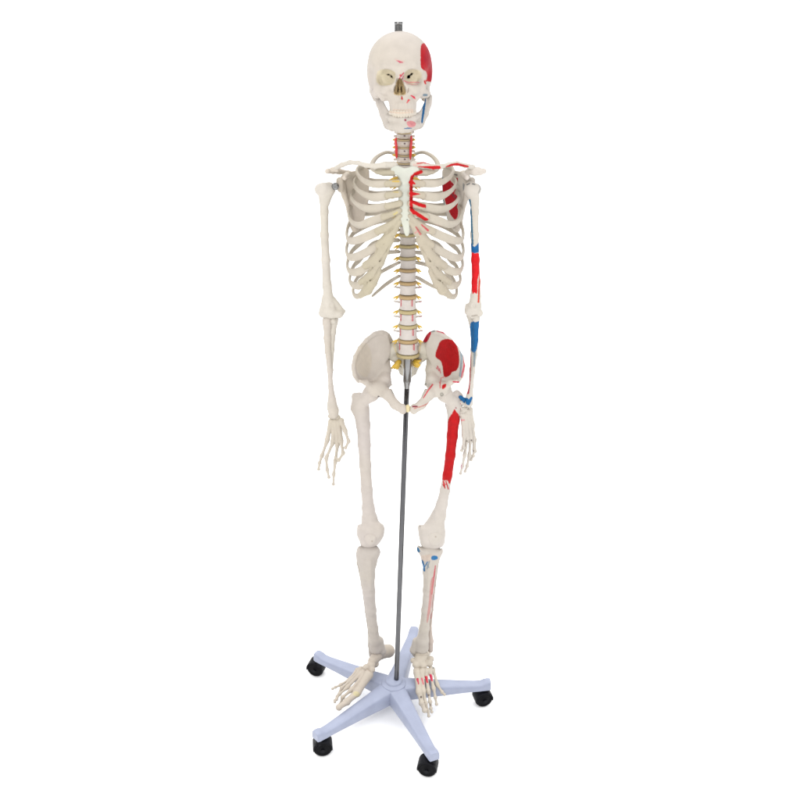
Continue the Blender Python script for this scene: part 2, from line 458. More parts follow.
    for row, (py, sz) in enumerate(((112.4, 1.0), (115.9, .9))):
        for i in range(-6, 6):
            a = (i+.5)*.235*(1 if row == 0 else .98)
            x = 402.7+12.6*math.sin(a)*(1 if row == 0 else .95); y = -.094+.042*(1-math.cos(a))+(0 if row == 0 else .002)
            c = W(x, py-abs(math.sin(a))*.8, y)
            t.add(Ell(c, (.0036*sz, .0036, .0046*sz)), .0009)
    t.add(chain([(402.7+12.2*math.sin(a_), 114.2-abs(math.sin(a_))*.8, -.0915+.042*(1-math.cos(a_)), 2.3) for a_ in np.linspace(-1.3, 1.3, 9)]), .0006)
    bone('teeth', t, sk, (.57, .515, .44), [('s', [(390, 112), (401, 113), (413, 112)], .8, (.66, .42, .3), .35)], h=.0007, noise=0, mat=M_TOOTH)
    return sk
SKULL = build_skull()

# metal post through the vault
pm = PM(); c = W(398.6, 34.0, .0)
pr = [(.0085, -.02)]
z = -.012
while z < .0185:
    pr += [(.0084, z), (.0094, z+.0008), (.0084, z+.0016)]; z += .0022
pr += [(.0092, .0195), (.0092, .023), (.0084, .0245)]
pm.lathe(pr, c, 28); pm.lathe([(.0125, -.012), (.0130, -.007), (.0115, -.004)], c, 24)
pm.build('mounting_post', M_DSTEEL, SK)

# ================================================================== SPINE
cy = [136, 143.6, 151.4, 159.6]
VERT = [(129.5, 404, .012), (136, 404.3, .012), (143.6, 404.4, .010), (151.2, 404.4, .010), (159.3, 404.6, .014)] \
     + [(y, x, d) for y, x, d in ((167, 405, .022), (174, 405.2, .03), (181.5, 405.5, .036), (190, 405.8, .042), (199.5, 406, .046), (209, 406.3, .046), (219, 406.7, .045), (229.3, 407.2, .04), (240, 407.6, .036), (251.8, 407.8, .03), (263.6, 408, .024), (276, 408, .016), (289, 407.8, .010), (303.5, 407.8, .006), (318.3, 407.9, .005), (332.8, 408, .006), (347.3, 408, .012))]
def hw(y): return np.interp(y, [129, 160, 175, 235, 290, 330, 350], [7.2, 7.8, 7.4, 8.0, 8.5, 9.4, 10.6])
nV = len(VERT)
for i, (py, px, Y) in enumerate(VERT):
    yn = VERT[i+1][0] if i < nV-1 else 362
    yp = VERT[i-1][0] if i > 0 else py-7
    hh = (min(yn-py, py-yp if i else 9))/2
    w = float(hw(py)); c = W(px, py, Y); s = Shape()
    rx = R(w, c); top, bot = W(px, py-hh*.72, Y), W(px, py+hh*.72, Y)
    ry = rx*.78
    cerv = i < 5; lumb = i >= 17
    hz = max((top-bot)[2]/2, .003)
    def body(P, c=c, rx=rx, ry=ry, hz=hz):
        q = P-c; zz = np.abs(q[..., 2])/hz
        waist = 1-.10*np.clip(1-zz, 0, 1)**.7
        d = (np.sqrt((q[..., 0]/rx)**2+(q[..., 1]/ry)**2)-waist)*ry
        w2 = np.abs(q[..., 2])-hz; r = .0012
        a, b = d+r, w2+r
        return np.minimum(np.maximum(a, b), 0)+np.sqrt(np.maximum(a, 0)**2+np.maximum(b, 0)**2)-r
    class B:
        def __call__(s2, P): return body(P)
        def bb(s2): return c-np.array([rx, ry, hz]), c+np.array([rx, ry, hz])
    s.add(B(), 0)
    back = c+np.array([0, ry+.012, .002])
    for sx in (-1, 1):
        s.add(Cone(c+np.array([sx*rx*.6, ry*.7, .001]), back+np.array([sx*.013, 0, 0]), .0035, .0035), .003)
        L = .020 if cerv else (.030 if lumb else .026)
        if i == nV-1: L = .026
        if lumb:
            s.add(Cone(c+np.array([sx*rx*.7, ry*.5, .0]), c+np.array([sx*(rx+.012), ry*.6, .002]), .0032, .0018), .003)
        else:
            s.add(Cone(back+np.array([sx*.012, 0, 0]), back+np.array([sx*L, .004, .003]), .0032, .0034), .003)
        s.add(Cone(back+np.array([sx*.012, 0, -.008]), back+np.array([sx*.012, 0, .009]), .004, .004), .003)
        if cerv: s.add(Cone(c+np.array([sx*rx*.8, ry*.2, 0]), c+np.array([sx*(rx+.005), ry*.3, -.001]), .0032, .003), .002)
    s.add(Cone(back, back+np.array([0, .028, -.012]), .003, .0035), .003)
    P = []
    if cerv and i:
        P = [('s', [(px+.2, py)], .9, (.10, .04, .06)), ('s', [(px-4, py+2.4), (px+4, py+2.4)], .5, (.45, .33, .2), .5)]
    if lumb and i > 17:
        P = [('s', [(px-w+2.1, py-hh*.5), (px-w+2.1, py+hh*.35)], .55, (.5, .05, .08), .85), ('s', [(px+w-4.4, py-hh*.5), (px+w-4.4, py+hh*.35)], .65, (.5, .05, .08), .85),
             ('s', [(px+w-5.4, py-hh*.3), (px+w-5.4, py+hh*.35)], .4, PALER, .8)]
    if 16 < i < nV-1: P.append(('s', [(px+w+3.6, py-.6), (px+w+7, py-1.0)], 1.5, (.30, .03, .06), .9))
    if py == 276: P.append(('s', [(px+w+1, py+7)], 1.3, DRED))
    bone('vertebra', s, SK, (.60, .56, .54) if not cerv else (.70, .64, .60), P, h=.0012 if cerv else .0014, noise=.00012)
    # disc below
    if i < nV:
        dx = (px+(VERT[i+1][1] if i < nV-1 else px))/2; dyv = (py+yn)/2; Yd = (Y+(VERT[i+1][2] if i < nV-1 else Y+.004))/2
        if i == nV-1: dyv = 354.8
        c2 = W(dx, dyv, Yd); d = PM(); th = max(.0016, R(1.6 if py > 280 else 1.3 if py > 165 else .7, c2)); rr = R(w+(.5 if 4 < i < 16 else 1.1 if i >= 16 else .1), c2)
        pr = [(rr*.5, -th), (rr*.93, -th), (rr*.99, -th*.5), (rr*1.01, 0), (rr*.99, th*.5), (rr*.93, th), (rr*.5, th)]
        d.lathe(pr, c2, 36, np.diag([1, .8, 1.0]))
        me = mesh_poly('intervertebral_disc', d.V, d.F, (.47, .34, .185) if (255 < py < 300 or 322 < py < 340) else (.50, .42, .235) if py > 165 else (.62, .50, .32))
        link('intervertebral_disc', me, M_CART, SK)
        # nerve pair
        if i >= 1 and i < nV-1:
            for sx in (-1, 1):
                nm = PM(); q = (5.0 if cerv else 9.0 if 5 < i < 13 else 6.8)*(1.0 if sx < 0 else .85)
                a = c2+np.array([sx*rr*.75, .008, .001])
                x0 = dx+sx*(w-1.0)
                p = [a, W(x0+sx*1.6, dyv+.2, Yd+.006), W(x0+sx*q*.7, dyv+(1.0 if not cerv else -.2), Yd+.004), W(x0+sx*(q+.8), dyv+(2.4 if not cerv else .2), Yd+.002)]
                k = 1.35 if cerv else 1.3
                V, F = sweep(p, [.0026*k, .0026*k, .0020*k, .0009], [.0026*k, .0026*k, .0020*k, .0009], (0, 1, 0), 8, 5); nm.tube(V, F)
                if not cerv:
                    p2 = [p[1], W(x0+sx*q*.5, dyv+2.4, Yd+.008), W(x0+sx*q*.85, dyv+4.2, Yd+.008)]
                    V, F = sweep(p2, [.0020, .0016, .0008], [.0020, .0016, .0008], (0, 1, 0), 8, 5); nm.tube(V, F)
                nm.build('nerve_root', M_NERVE, SK)
# vertebral arteries
for pts in ([(396.4, 137.5, .0), (395.6, 141, .0), (396.2, 146, -.002), (396.4, 153, -.002), (396.8, 158.5, 0.0)], [(411.2, 135.5, .0), (411.4, 141, .0), (410.9, 146, -.002), (410.6, 153, -.002), (410.4, 160, 0.0)]):
    p = [W(*q) for q in pts]; nm = PM(); V, F = sweep(p, [.0022, .0027, .0030, .0030, .0018], [.0024]*5, (0, 1, 0), 10, 6); nm.tube(V, F); nm.build('vertebral_artery', M_ART, SK)

# ================================================================== RIBS
#@RIBS
# each: (back-to-front path in photo units with its own depth), left side; mirrored about x=405
RIBS = {
 1: [(400, 163, .040), (396, 155, .060), (387, 152.3, .055), (377.5, 156.5, .025), (372.5, 163, -.015), (373, 169, -.045), (378, 172, -.065)],
 2: [(400, 172, .050), (392, 170, .075), (380, 168, .080), (368, 167, .065), (360, 167.5, .040), (356.8, 171, .012), (359.5, 177, -.015), (366, 181.8, -.045), (375, 184.3, -.078), (389, 184, -.093)],
 3: [(400, 181, .055), (388, 181.5, .080), (373, 181, .088), (361, 178.5, .068), (356, 179, .042), (354, 184, .015), (358.5, 190.5, -.015), (366, 195.3, -.045), (375, 197.3, -.080), (389, 195.5, -.098)],
 4: [(400, 191, .058), (388, 193, .085), (373, 193.5, .090), (358, 190.5, .066), (353, 192, .040), (351.3, 197, .012), (356, 203.5, -.018), (364, 208, -.050), (374, 208.8, -.082), (389, 206.2, -.101)],
 5: [(400, 202, .060), (388, 205, .086), (373, 206.5, .090), (357, 205, .068), (351, 207.5, .044), (348.6, 214, .012), (352, 222, -.020), (360, 225.2, -.055), (370, 221.8, -.086), (386, 216.5, -.102)],
 6: [(400, 209, 0.06), (388, 210, 0.090), (373, 213.0, 0.094), (357.3, 214.5, .072), (351.4, 220.0, .055), (347.8, 227.5, .032), (346.8, 235.5, .0), (350, 240.8, -.035), (362, 238.5, -.077), (380, 230.5, -.100)],
 7: [(400, 219, 0.058), (388, 220, 0.088), (373, 223.0, 0.092), (357.1, 230.5, .072), (351.2, 236.0, .055), (347.6, 243.5, .032), (346.6, 251.5, .0), (350, 257.2, -.035), (361, 255, -.074), (381, 244.0, -.096)],
 8: [(400, 229.5, 0.054), (388, 230.5, 0.084), (373, 233.5, 0.088), (357.9, 245.5, .072), (352.0, 251.0, .055), (348.4, 258.5, .032), (347.4, 266.5, .0), (351, 272.0, -.032), (360, 271, -.066), (374, 262.0, -.088)],
 9: [(400, 240, 0.05), (388, 241, 0.080), (373, 244.0, 0.084), (360.3, 259.5, .072), (354.4, 265.0, .055), (350.8, 272.5, .032), (349.8, 280.5, .0), (353.3, 285.0, -.026), (361, 285, -.055), (371, 278, -.076)],
 10: [(400, 251.5, 0.044), (388, 252.5, 0.074), (373, 255.5, 0.078), (363.7, 272.1, .072), (357.8, 277.3, .055), (354.2, 284.4, .032), (353.2, 292, .0), (356, 296.2, -.02), (363, 295, -.048)],
 11: [(400, 262, .036), (393, 265.5, .062), (382, 271.5, .066), (371, 279, .056), (362, 286, .035)],
 12: [(400, 275.5, .030), (394, 279, .050), (386, 284.5, .055), (378, 291.0, .050), (371.5, 296.8, .042)],
}
RCOL_R = {}
RP = {  # paint on the right hand ribs (photo units)
 1: [('s', [(426, 153.5), (430, 156), (436, 160)], .8, SLATE), ('s', [(414, 155), (424, 158)], 1.2, (.55, .47, .36), .6), ('s', [(416, 163.5), (424, 162.8), (430, 163.5)], .9, RED)],
 2: [('s', [(441, 176), (443, 180)], .9, SLATE)],
 3: [('s', [(437.5, 196.5), (441, 195), (443, 194.6)], [.8, 1.2, .6], (.5, .01, .06))],
 4: [('s', [(424, 206.6), (433, 208)], [1.4, 1.4], RED), ('s', [(446, 209.5), (451, 207.3)], [1.0, 1.2], RED)],
 5: [('s', [(424, 218.5), (427, 220)], 1.5, RED), ('s', [(434, 225), (440, 226)], [.7, 1.0], ROSE), ('s', [(451, 225.8), (455, 223.2)], [1.2, .9], (.6, .02, .06))],
 6: [('s', [(421, 223), (424, 226), (428, 230.5)], [.6, 1.0, .8], ROSE), ('s', [(433, 233), (448, 238)], 1.8, PALER, .5)],
 7: [('s', [(434, 242.5), (447, 250)], .9, SLATE, .35), ('s', [(448, 255), (452, 257.5)], 1.6, PALER, .5)],
 8: [('s', [(458, 256), (459, 260)], 1.2, PINK, .5)],
 9: [('s', [(452, 283.5), (456, 284)], 1.0, (.4, .12, .12), .7), ('s', [(458, 270), (457.5, 277)], .9, PINK, .5)],
 12: [('s', [(420, 281), (428, 284.5)], 1.4, (.40, .38, .45), .8), ('s', [(435, 287), (440, 289)], [1.0, 1.6], (.28, .02, .05))],
}
SCP = [('s', [(448, 177.5), (451, 180.5), (453.5, 185)], [.6, 1.0, .8], (.36, .01, .03))]
for r in (2, 3): RP[r] = RP[r]+SCP
for side in (0, 1):
    for r, path in RIBS.items():
        p = [(x if side == 0 else mir(x), y+(.6*math.sin(r*2.1)*side if 1 < r < 11 else 0), Y) for x, y, Y in path]
        if side and r == 12: p = [(409, 275.5, .03), (417, 277.5, .05), (425, 282, .055), (433, 286.3, .05), (440, 289.2, .042)]
        if side and r == 11: p = [(409, 261.5, .036), (417, 262.5, .062), (428, 265.5, .066), (437, 271, .056), (446, 278, .035)]
        Pw = [W(*q) for q in p]; n = len(p)
        hpx = ([2.6, 3.0, 3.2, 3.3, 3.1, 2.9, 3.1, 4.2, 5.0, 5.0] if r != 2 else [2.2, 2.6, 3.0, 3.0, 3.0, 2.9, 3.0, 3.6, 4.2, 4.4])[:n] if r not in (1, 11, 12) else {1: [2.2, 2.4, 2.6, 2.8, 3.0, 3.0, 3.2], 11: [2.3, 2.4, 2.4, 2.2, 1.7], 12: [2.2, 2.4, 2.4, 2.0, 1.3]}[r]
        if r == 10: hpx = [2.4, 2.8, 3.0, 3.0, 2.9, 2.8, 2.9, 3.3, 3.6]
        ra = [R(h_*.86, q) for h_, q in zip(hpx, Pw)]
        rb = [min(a, .0034) if r != 1 else a*.6 for a in ra]
        def ref(P, r=r):
            v = np.array([P[0]-.011, P[1]*1.0, 0]);
            if r == 1: return np.array([.0, -.45, .9])
            return v if np.linalg.norm(v) > 1e-3 else np.array([0, -1, 0])
        V, F = sweep(Pw, ra, rb, ref, 16, 12)
        V = V+.00016*np.sin(V[:, ::-1]*130)
        me = mesh_poly('rib', V, F, RIBC, RP.get(r) if side else None)
        link('rib', me, M_BONE, SK)

# costal cartilage, one sheet each side
for side in (0, 1):
    s = Shape(); mx = (lambda x: x) if side == 0 else mir
    def cc(pts, k=.003): s.add(chain([(mx(x), y, Y, r_) for x, y, Y, r_ in pts]), k)
    cc([(377, 171.5, -.066, 2.6), (384, 172.5, -.074, 3.3), (393, 172.5, -.080, 3.6)])
    cc([(387.5, 184, -.092, 3.5), (398, 183.2, -.097, 3.6)], .001)
    cc([(387.5, 195.6, -.098, 3.6), (399, 193.8, -.101, 3.6)], .001)
    cc([(387.5, 206.4, -.101, 3.6), (399.5, 203.5, -.104, 3.5)], .001)
    cc([(384, 217, -.102, 3.7), (392, 214.3, -.105, 3.3), (399.5, 210.5, -.106, 2.7)], .001)
    cc([(378, 231.0, -.100, 4.0), (387, 227.5, -.106, 4.3), (393, 222.8, -.108, 3.2), (400, 216, -.107, 2.4)], .001)
    cc([(379, 245, -.096, 4.0), (387, 238.5, -.103, 5.0), (393.0, 231.5, -.108, 4.2), (400, 221.5, -.108, 2.2)], .0015)
    cc([(366, 265.5, -.076, 4.2), (373, 261.5, -.088, 4.8), (379, 256.0, -.094, 5.2), (384, 248, -.100, 5.8), (390.0, 239.5, -.104, 4.4)], .003)
    cc([(361, 282, -.056, 3.4), (368, 277.5, -.073, 4.0), (374.5, 271, -.086, 5.0), (379.5, 262, -.094, 5.0), (384.5, 252, -.099, 4.0)], .003)
    cc([(361, 294.8, -.046, 3.2), (367.5, 290, -.064, 5.0), (372.5, 282.5, -.078, 4.8), (378.5, 271.5, -.088, 3.6)], .003)
    cc([(366, 284.5, -.062, 3.0), (372, 279, -.076, 3.6)], .003)
    cc([(387.5, 233.0, -.104, 2.6), (383.5, 241, -.10, 2.8), (378, 252, -.093, 2.8)], .003)
    for pts in ([(374, 252.5, -.0975), (384, 245.0, -.1085), (391.5, 235.5, -.1125), (396, 228.5, -.1125)], [(370, 270.5, -.0905), (378, 263.5, -.1015), (384, 255, -.1085), (389, 247, -.1105)], [(367, 283.5, -.077), (374, 277.5, -.093), (380, 267, -.1005)], [(388, 233.0, -.1125), (393, 228.0, -.1145)]):
        s.cut(chain([(mx(x), y, Y, .75) for x, y, Y in pts]), .0015)
    P = []
    if side:
        P = [('s', [(421, 171.8), (415.5, 174), (411.9, 177.5), (411.2, 182), (411.2, 195), (411.3, 208), (414, 213)], [1.8, 1.8, 1.7, 1.6, 1.6, 1.7, 1.7], RED),
             ('s', [(411, 182), (414.5, 183.5)], [2.4, .9], RED), ('s', [(411, 193.5), (415, 194), (419.5, 194)], [2, 1.5, .5], RED),
             ('s', [(411, 201), (419, 204.5), (427, 206.8), (433, 208)], [1.6, 1.8, 1.8, 1.3], RED), ('s', [(411.5, 210), (418, 214.5), (427, 220.3)], [1.7, 1.9, 1.7], RED),
             ('s', [(421.5, 224.8), (428, 230.4)], [.6, 1.1], ROSE), ('s', [(416, 227), (420.5, 234.3)], [.8, 1.0], ROSE, .8), ('s', [(415, 233), (418, 231)], .7, PINK, .6)]
    else:
        P = [('s', [(393, 181.3), (398.5, 181.3)], 1.0, (.62, .42, .07), .8), ('s', [(394, 192), (398, 192)], .8, (.6, .45, .1), .5), ('s', [(394, 214.5), (397, 212.5)], 1.0, (.6, .5, .15), .6)]
    bone('costal_cartilage', s, SK, (.47, .425, .33) if side == 0 else (.48, .43, .35), P, h=.0013, noise=.0003, mat=M_CART)

# sternum
s = Shape()
yf = lambda x, y: -.078-.030*np.clip((y-165)/60, 0, 1.2)
s.add(Plate([(390.8, 168), (396, 165.2), (401, 167), (405, 168.2), (409, 167.2), (414, 165.5), (419, 168), (418, 173), (413.6, 177), (412.6, 182.5), (412.8, 188), (412.8, 196), (413, 205), (413, 213), (411.5, 219), (409.8, 224), (409.8, 231), (408.5, 235.5), (405.6, 235.8), (403.6, 231), (402.2, 225), (400, 220), (398.6, 214), (398.2, 204), (398.6, 195), (398.2, 185), (400, 182.5), (398.5, 177), (392, 173)], yf, .0045, .0035), 0)
s.add(chain([(400, 184, yf(0, 184)-.002, 1.8), (410, 184, yf(0, 184)-.002, 1.8)]), .004)
bone('sternum', s, SK, STERN, [('s', [(407.2, 219.8)], .9, (.12, .12, .1), .8), ('s', [(421, 171.8), (415.5, 174), (411.9, 177.5), (411.2, 182), (411.2, 195), (411.3, 208), (414, 213)], [1.8, 1.8, 1.7, 1.6, 1.6, 1.7, 1.7], RED)], h=.0014, noise=.0003, mat=M_CART)

# ================================================================== SHOULDER GIRDLE
#@ARMS
def chainmir(pts, side): return chain([(x if side == 0 else mir(x), y, Y, r) for x, y, Y, r in pts])
s = Shape()
s.add(chain([(394.5, 165, -.075, 3.6), (385, 164.8, -.080, 3.0), (375, 166.2, -.078, 2.4), (366, 165.3, -.064, 2.2), (358, 162.8, -.045, 2.1), (350, 162.3, -.026, 2.2), (342, 164.8, -.012, 2.3), (336, 168.0, -.004, 2.3)]), .004)
bone('clavicle', s, SK, BONE2, None)
s = Shape()
s.add(chain([(413.5, 164.2, -.075, 3.6), (423, 165.2, -.080, 2.9), (433, 166.8, -.078, 2.5), (441, 166.8, -.068, 2.2), (449, 164.3, -.048, 2.0), (457, 163.3, -.030, 2.1), (465, 165.4, -.014, 2.2), (473, 167.4, -.004, 2.6)]), .004)
bone('clavicle', s, SK, BONE2, [('s', [(418, 166.8), (426, 167.0), (434, 167.8), (439, 167.4)], [.4, 1.0, 1.9, 1.8], RED), ('s', [(417, 163.6), (424, 162.6), (430, 164.0)], [.5, .6, .3], RED),
     ('s', [(414, 165), (420, 165.5)], 1.3, PALER, .6), ('s', [(446.5, 167), (452, 165.0), (457, 164.3), (463, 165.5), (468, 166.6)], [.9, 1.5, 1.4, 1.3, .8], RED)], label='clavicle painted red along its middle')

def scap(side):
    mx = (lambda x: x) if side == 0 else mir
    dx = 0 if side == 0 else 1.5
    yf = lambda x, y: .028+.030*np.clip((np.where(np.asarray(x) < 405, x, 810-x)-340)/28, -.3, 1.2)+.012*np.clip((y-175)/50, 0, 1)
    s = Shape()
    X = lambda x: mx(x)+dx
    poly = [(X(x), y) for x, y in [(341, 178), (346, 172.5), (356, 170.5), (363, 167), (368, 169.5), (368.8, 182), (368.2, 197), (366, 211), (362, 223), (357.5, 230.5), (352.5, 231), (350.2, 222), (348.3, 210), (344.6, 198), (340.8, 189)]]
    s.add(Plate(poly, yf, .0022, .002), 0)
    s.add(chain([(X(x), y, Y, r) for x, y, Y, r in [(341, 183, .026, 4.4), (344.6, 196, .032, 2.6), (348.8, 210, .040, 2.1), (351.4, 224, .048, 2.3), (355, 229.5, .052, 2.8)]]), .005)   # lateral border
    s.add(chain([(X(x), y, Y, r) for x, y, Y, r in [(340, 181, .016, 3.9), (340.5, 189, .020, 3.4)]]), .004)    # glenoid rim
    s.add(chain([(X(x), y, Y, r) for x, y, Y, r in [(366.5, 178, .088, 1.6), (358, 175, .085, 1.8), (348, 173, .075, 2.3), (339, 171.4, .045, 2.8), (333, 170.6, .015, 3.0), (327.5, 171.2, -.006, 2.6)]]), .005)   # spine and acromion
    s.add(chain([(X(x), y, Y, r) for x, y, Y, r in [(333, 169.5, .0, 2.5), (337, 169.6, -.002, 2.5)]]), .004)
    s.add(chain([(X(x), y, Y, r) for x, y, Y, r in [(344, 178, .035, 3.2), (347, 175.2, .01, 2.8), (344.5, 177.8, -.022, 2.4)]]), .004)    # coracoid
    s.add(chain([(X(x), y, Y, r) for x, y, Y, r in [(367.8, 171, .058, 1.5), (368.0, 184, .062, 1.4), (367.0, 200, .064, 1.4), (363, 218, .064, 1.4), (357, 229, .06, 2)]]), .003)
    if side: s.add(chain([(468, 171.5, .004, 3.0), (474.5, 171.6, -.004, 3.7), (480, 172.6, -.008, 3.0)]), .004)
    P = []
    if side:
        P = [('s', [(448, 179), (453, 185), (456, 193), (457, 206)], [.6, 1.1, 1.3, .8], (.40, .012, .03)), ('s', [(457, 178.5), (457, 181)], .9, (.55, .03, .06)),
             ('p', [(441.5, 184), (447, 179.5), (450, 181.5), (452.5, 188), (456, 200), (458, 213), (455.5, 219.5), (450.5, 214), (445.5, 202), (443.5, 192)], .2, (.42, .006, .014)),
             ('s', [(442, 178), (441.3, 190)], 1.3, SLATE, .7), ('s', [(443, 200), (445, 213), (447.5, 224)], 1.0, SLATE, .8),
             ('s', [(454.6, 174.5), (457, 175)], .8, (.08, .07, .08), .8), ('s', [(452, 194), (455, 198)], .7, (.1, .05, .06), .7), ('s', [(463.5, 184), (463.5, 190)], .7, (.1, .15, .2), .7)]
    bone('scapula', s, SK, (.60, .54, .47) if side == 0 else (.62, .575, .52), P, h=.0015, noise=.0004, label=None if side == 0 else 'scapula with dark red painted patches')
scap(0); scap(1)

# ================================================================== ARMS
s = Shape()
s.add(chain([(324, 190, .0, 6.8), (324.2, 200, .0, 4.6), (324.3, 212, .0, 3.9), (324.5, 235, .0, 3.9), (325.8, 260, .0, 4.1), (327, 285, .0, 4.3), (328.5, 300, .0, 5.4), (330, 309, .0, 6.6)]), .006)
s.add([ball(329, 188.3, .006, 6.2), ball(319.5, 189.5, -.004, 4.8, 5, 5.6), ball(324.5, 188, -.006, 5)], .006)
s.add(chain([(330, 190, .0, 5), (326, 202, .0, 3.6)]), .006)
s.add(chain([(323.2, 313.2, -.004, 4.6), (331, 314, -.004, 4.4), (339, 313.6, -.002, 4.2), (343, 311.2, .004, 2.6)]), .005)
s.add(chain([(340, 308, .002, 2.6), (334, 300, .0, 2.4)]), .006); s.add(chain([(322, 309, .002, 2.4), (325, 298, .0, 2.6)]), .006)
s.cut(ball(331.5, 306.5, -.018, 3, 3, 3), .004)
bone('humerus', s, SK, BONE2, None, h=.0012)
s = Shape()   # ulna (little finger side, screen right at the elbow)
s.add(chain([(333.8, 316.5, .008, 5.0), (333.2, 322, .004, 4.4), (332.2, 332, .002, 3.7), (331.2, 350, .0, 3.0), (330.8, 370, -.0, 2.2), (330.5, 388, .0, 1.9), (329.8, 404, .002, 2.3), (329.3, 409, .002, 2.4)]), .005)
s.add([ball(333, 321, -.006, 3.2)], .004)
bone('ulna', s, SK, BONE2, None, h=.0013)
s = Shape()
s.add(chain([(326.8, 320.5, -.006, 4.4), (327.0, 323.5, -.006, 4.2), (327.2, 328, -.006, 3.5), (327.4, 338, -.006, 3.6), (328, 352, -.010, 2.9), (329.6, 370, -.012, 2.5), (330.8, 386, -.012, 2.4), (332.4, 400, -.010, 3.6), (333.4, 410, -.008, 5.2), (333.6, 414, -.008, 5.2)]), .004)
bone('radius', s, SK, BONE, None, h=.0013)

s = Shape()
s.add(chain([(475, 198, .0, 4.4), (474.6, 212, .0, 4.0), (474.6, 235, .0, 4.0), (475.4, 260, .0, 3.9), (476, 282, .0, 4.1), (475.6, 296, .0, 5.0), (474.8, 306, .0, 6.8)]), .006)
s.add([ball(470.2, 188.2, .002, 6.8), ball(476, 189.5, -.003, 5.2, 5, 5.8)], .006)
s.add(chain([(471, 191, .0, 6), (474, 202, .0, 4)]), .008)
s.add(chain([(479, 313, -.002, 4.0), (473, 314, -.003, 4.4), (468.8, 311, -.001, 4.0), (467.5, 306, .004, 2.6)]), .005)
s.cut(ball(474, 306, -.018, 3), .004)
HP = [('s', [(469.8, 200), (471.2, 215), (472.0, 230), (472.6, 244)], [.9, .9, .9, .9], (.04, .14, .24)),
      ('p', [(471.0, 243), (474.5, 247), (479.8, 242), (479.6, 250), (477.5, 252.5), (473.5, 253), (471.2, 251)], .1, (.010, .11, .31)),
      ('p', [(471.2, 255.5), (475, 253.6), (479.4, 254.5), (479.6, 270), (477.5, 280), (477.2, 293), (474.5, 292.5), (472.0, 291)], .1, (.62, .007, .012)),
      ('s', [(480.2, 262), (479.8, 275), (478.4, 302)], [.7, .8, .9], (.60, .06, .03)),
      ('s', [(464.2, 184), (463.2, 190)], .6, (.1, .13, .16), .8), ('s', [(467, 184.8), (469.5, 183.4)], .6, (.08, .09, .1), .9), ('s', [(472.5, 183.8), (474.8, 184.5)], .6, (.08, .09, .1), .9), ('s', [(478.8, 184), (480.8, 188), (478.5, 193)], [.6, .9, .6], (.25, .25, .24), .7),
      ('s', [(467, 299.5), (469, 298.4)], .8, (.15, .14, .13), .6), ('s', [(472, 316), (477, 315.2)], .8, (.3, .26, .22), .7)]
bone('humerus', s, SK, BONE2, HP, h=.0012, label='upper arm bone painted red and blue on its lower shaft')
s = Shape()   # ulna, right arm
s.add(chain([(470.5, 315.5, .010, 4.2), (472.5, 322, .006, 3.6), (473.6, 335, .003, 2.8), (473, 350, .002, 2.3), (471.5, 370, .002, 1.9), (470.5, 388, .002, 1.8), (470.5, 400, .002, 2.4)]), .005)
bone('ulna', s, SK, BONE2, [('p', [(470.4, 323.5), (475, 322.3), (478.5, 323), (478, 335), (476, 350), (473.5, 352), (471.2, 350), (470.8, 338)], .1, (.010, .115, .31)), ('s', [(470.6, 353), (470.2, 372), (468.8, 386), (467.6, 397)], [.5, .6, .9, .7], (.5, .05, .06))], h=.0013)
s = Shape()
s.add(chain([(476.2, 318.5, -.006, 3.8), (476, 326, -.006, 2.7), (475.6, 340, -.008, 2.6), (474.8, 355, -.010, 2.3), (473, 372, -.014, 2.0), (471.2, 386, -.018, 2.2), (469.6, 396, -.020, 3.4), (469, 403, -.020, 4.2)]), .004)
bone('radius', s, SK, BONE2, [('p', [(471.6, 322), (475, 322.3), (479.8, 322), (478.8, 335), (477.4, 345), (475.5, 352), (472.8, 352), (472, 345), (471.6, 338)], .1, (.010, .115, .31)), ('s', [(474.8, 353), (474, 366)], [1.3, .7], SLATE, .8),
     ('s', [(470.4, 364), (469.6, 378), (468.0, 393)], [.6, .9, 1.2], (.42, .05, .07)), ('s', [(466.4, 399.5), (468.2, 403), (471.5, 398)], [1.9, 2.2, 1.2], (.010, .115, .31))], h=.0013, label='forearm bone with a blue painted upper shaft')

# elbow and shoulder fittings
def screw(px, py, Y, r, depth, name='shoulder_bolt', mat=None, axis='y'):
    pm = PM(); c = W(px, py, Y)
    M = np.array([[1, 0, 0], [0, 0, -1], [0, 1, 0]], float)
    rr = R(r, c)
    pm.lathe([(rr*.9, -depth), (rr, -depth*.5), (rr, depth*.6), (rr*.8, depth), (rr*.35, depth*1.02), (rr*.3, depth*.7)], c, 20, M)
    return pm.build(name, mat or M_DSTEEL, SK)
screw(335.4, 186.3, -.014, 2.6, .006); screw(335.4, 186.3, -.006, 3.7, .004)

# ================================================================== HANDS
#@HANDS
def digit(pts, rj, rs):
    """knobby bone rod through joint points: each bone narrow in the shaft, wide at the ends"""
    out = []; P = [W(*p) for p in pts]
    for i in range(len(P)-1):
        a, b = P[i], P[i+1]; d = b-a
        k = .88**i; a2, b2 = a+d*.04, b-d*.06
        j, s_ = R(rj, a)*k, R(rs, a)*k
        q1, q2 = a2+d*.25, a2+d*.68
        out += [Cone(a2, q1, j, s_), Cone(q1, q2, s_, s_*.92), Cone(q2, b2, s_*.92, j*.92)]
    return out
def hand(carp, digits, paints, base, dlabel=None):
    s = Shape()
    for (x, y, Y, r) in carp: s.add(ball(x, y, Y, r, r*.8, r*.9), .0012)
    for dg in digits: s.add(digit(dg[:2], 2.9, 2.3), .0016)
    hd = bone('hand', s, SK, base, paints, h=.001, noise=.0002)
    for dg in digits:
        f = Shape(); f.add(digit(dg[1:], 2.4, 1.55), .0008)
        bone('finger', f, hd, base, paints, h=.0008, noise=.0001)
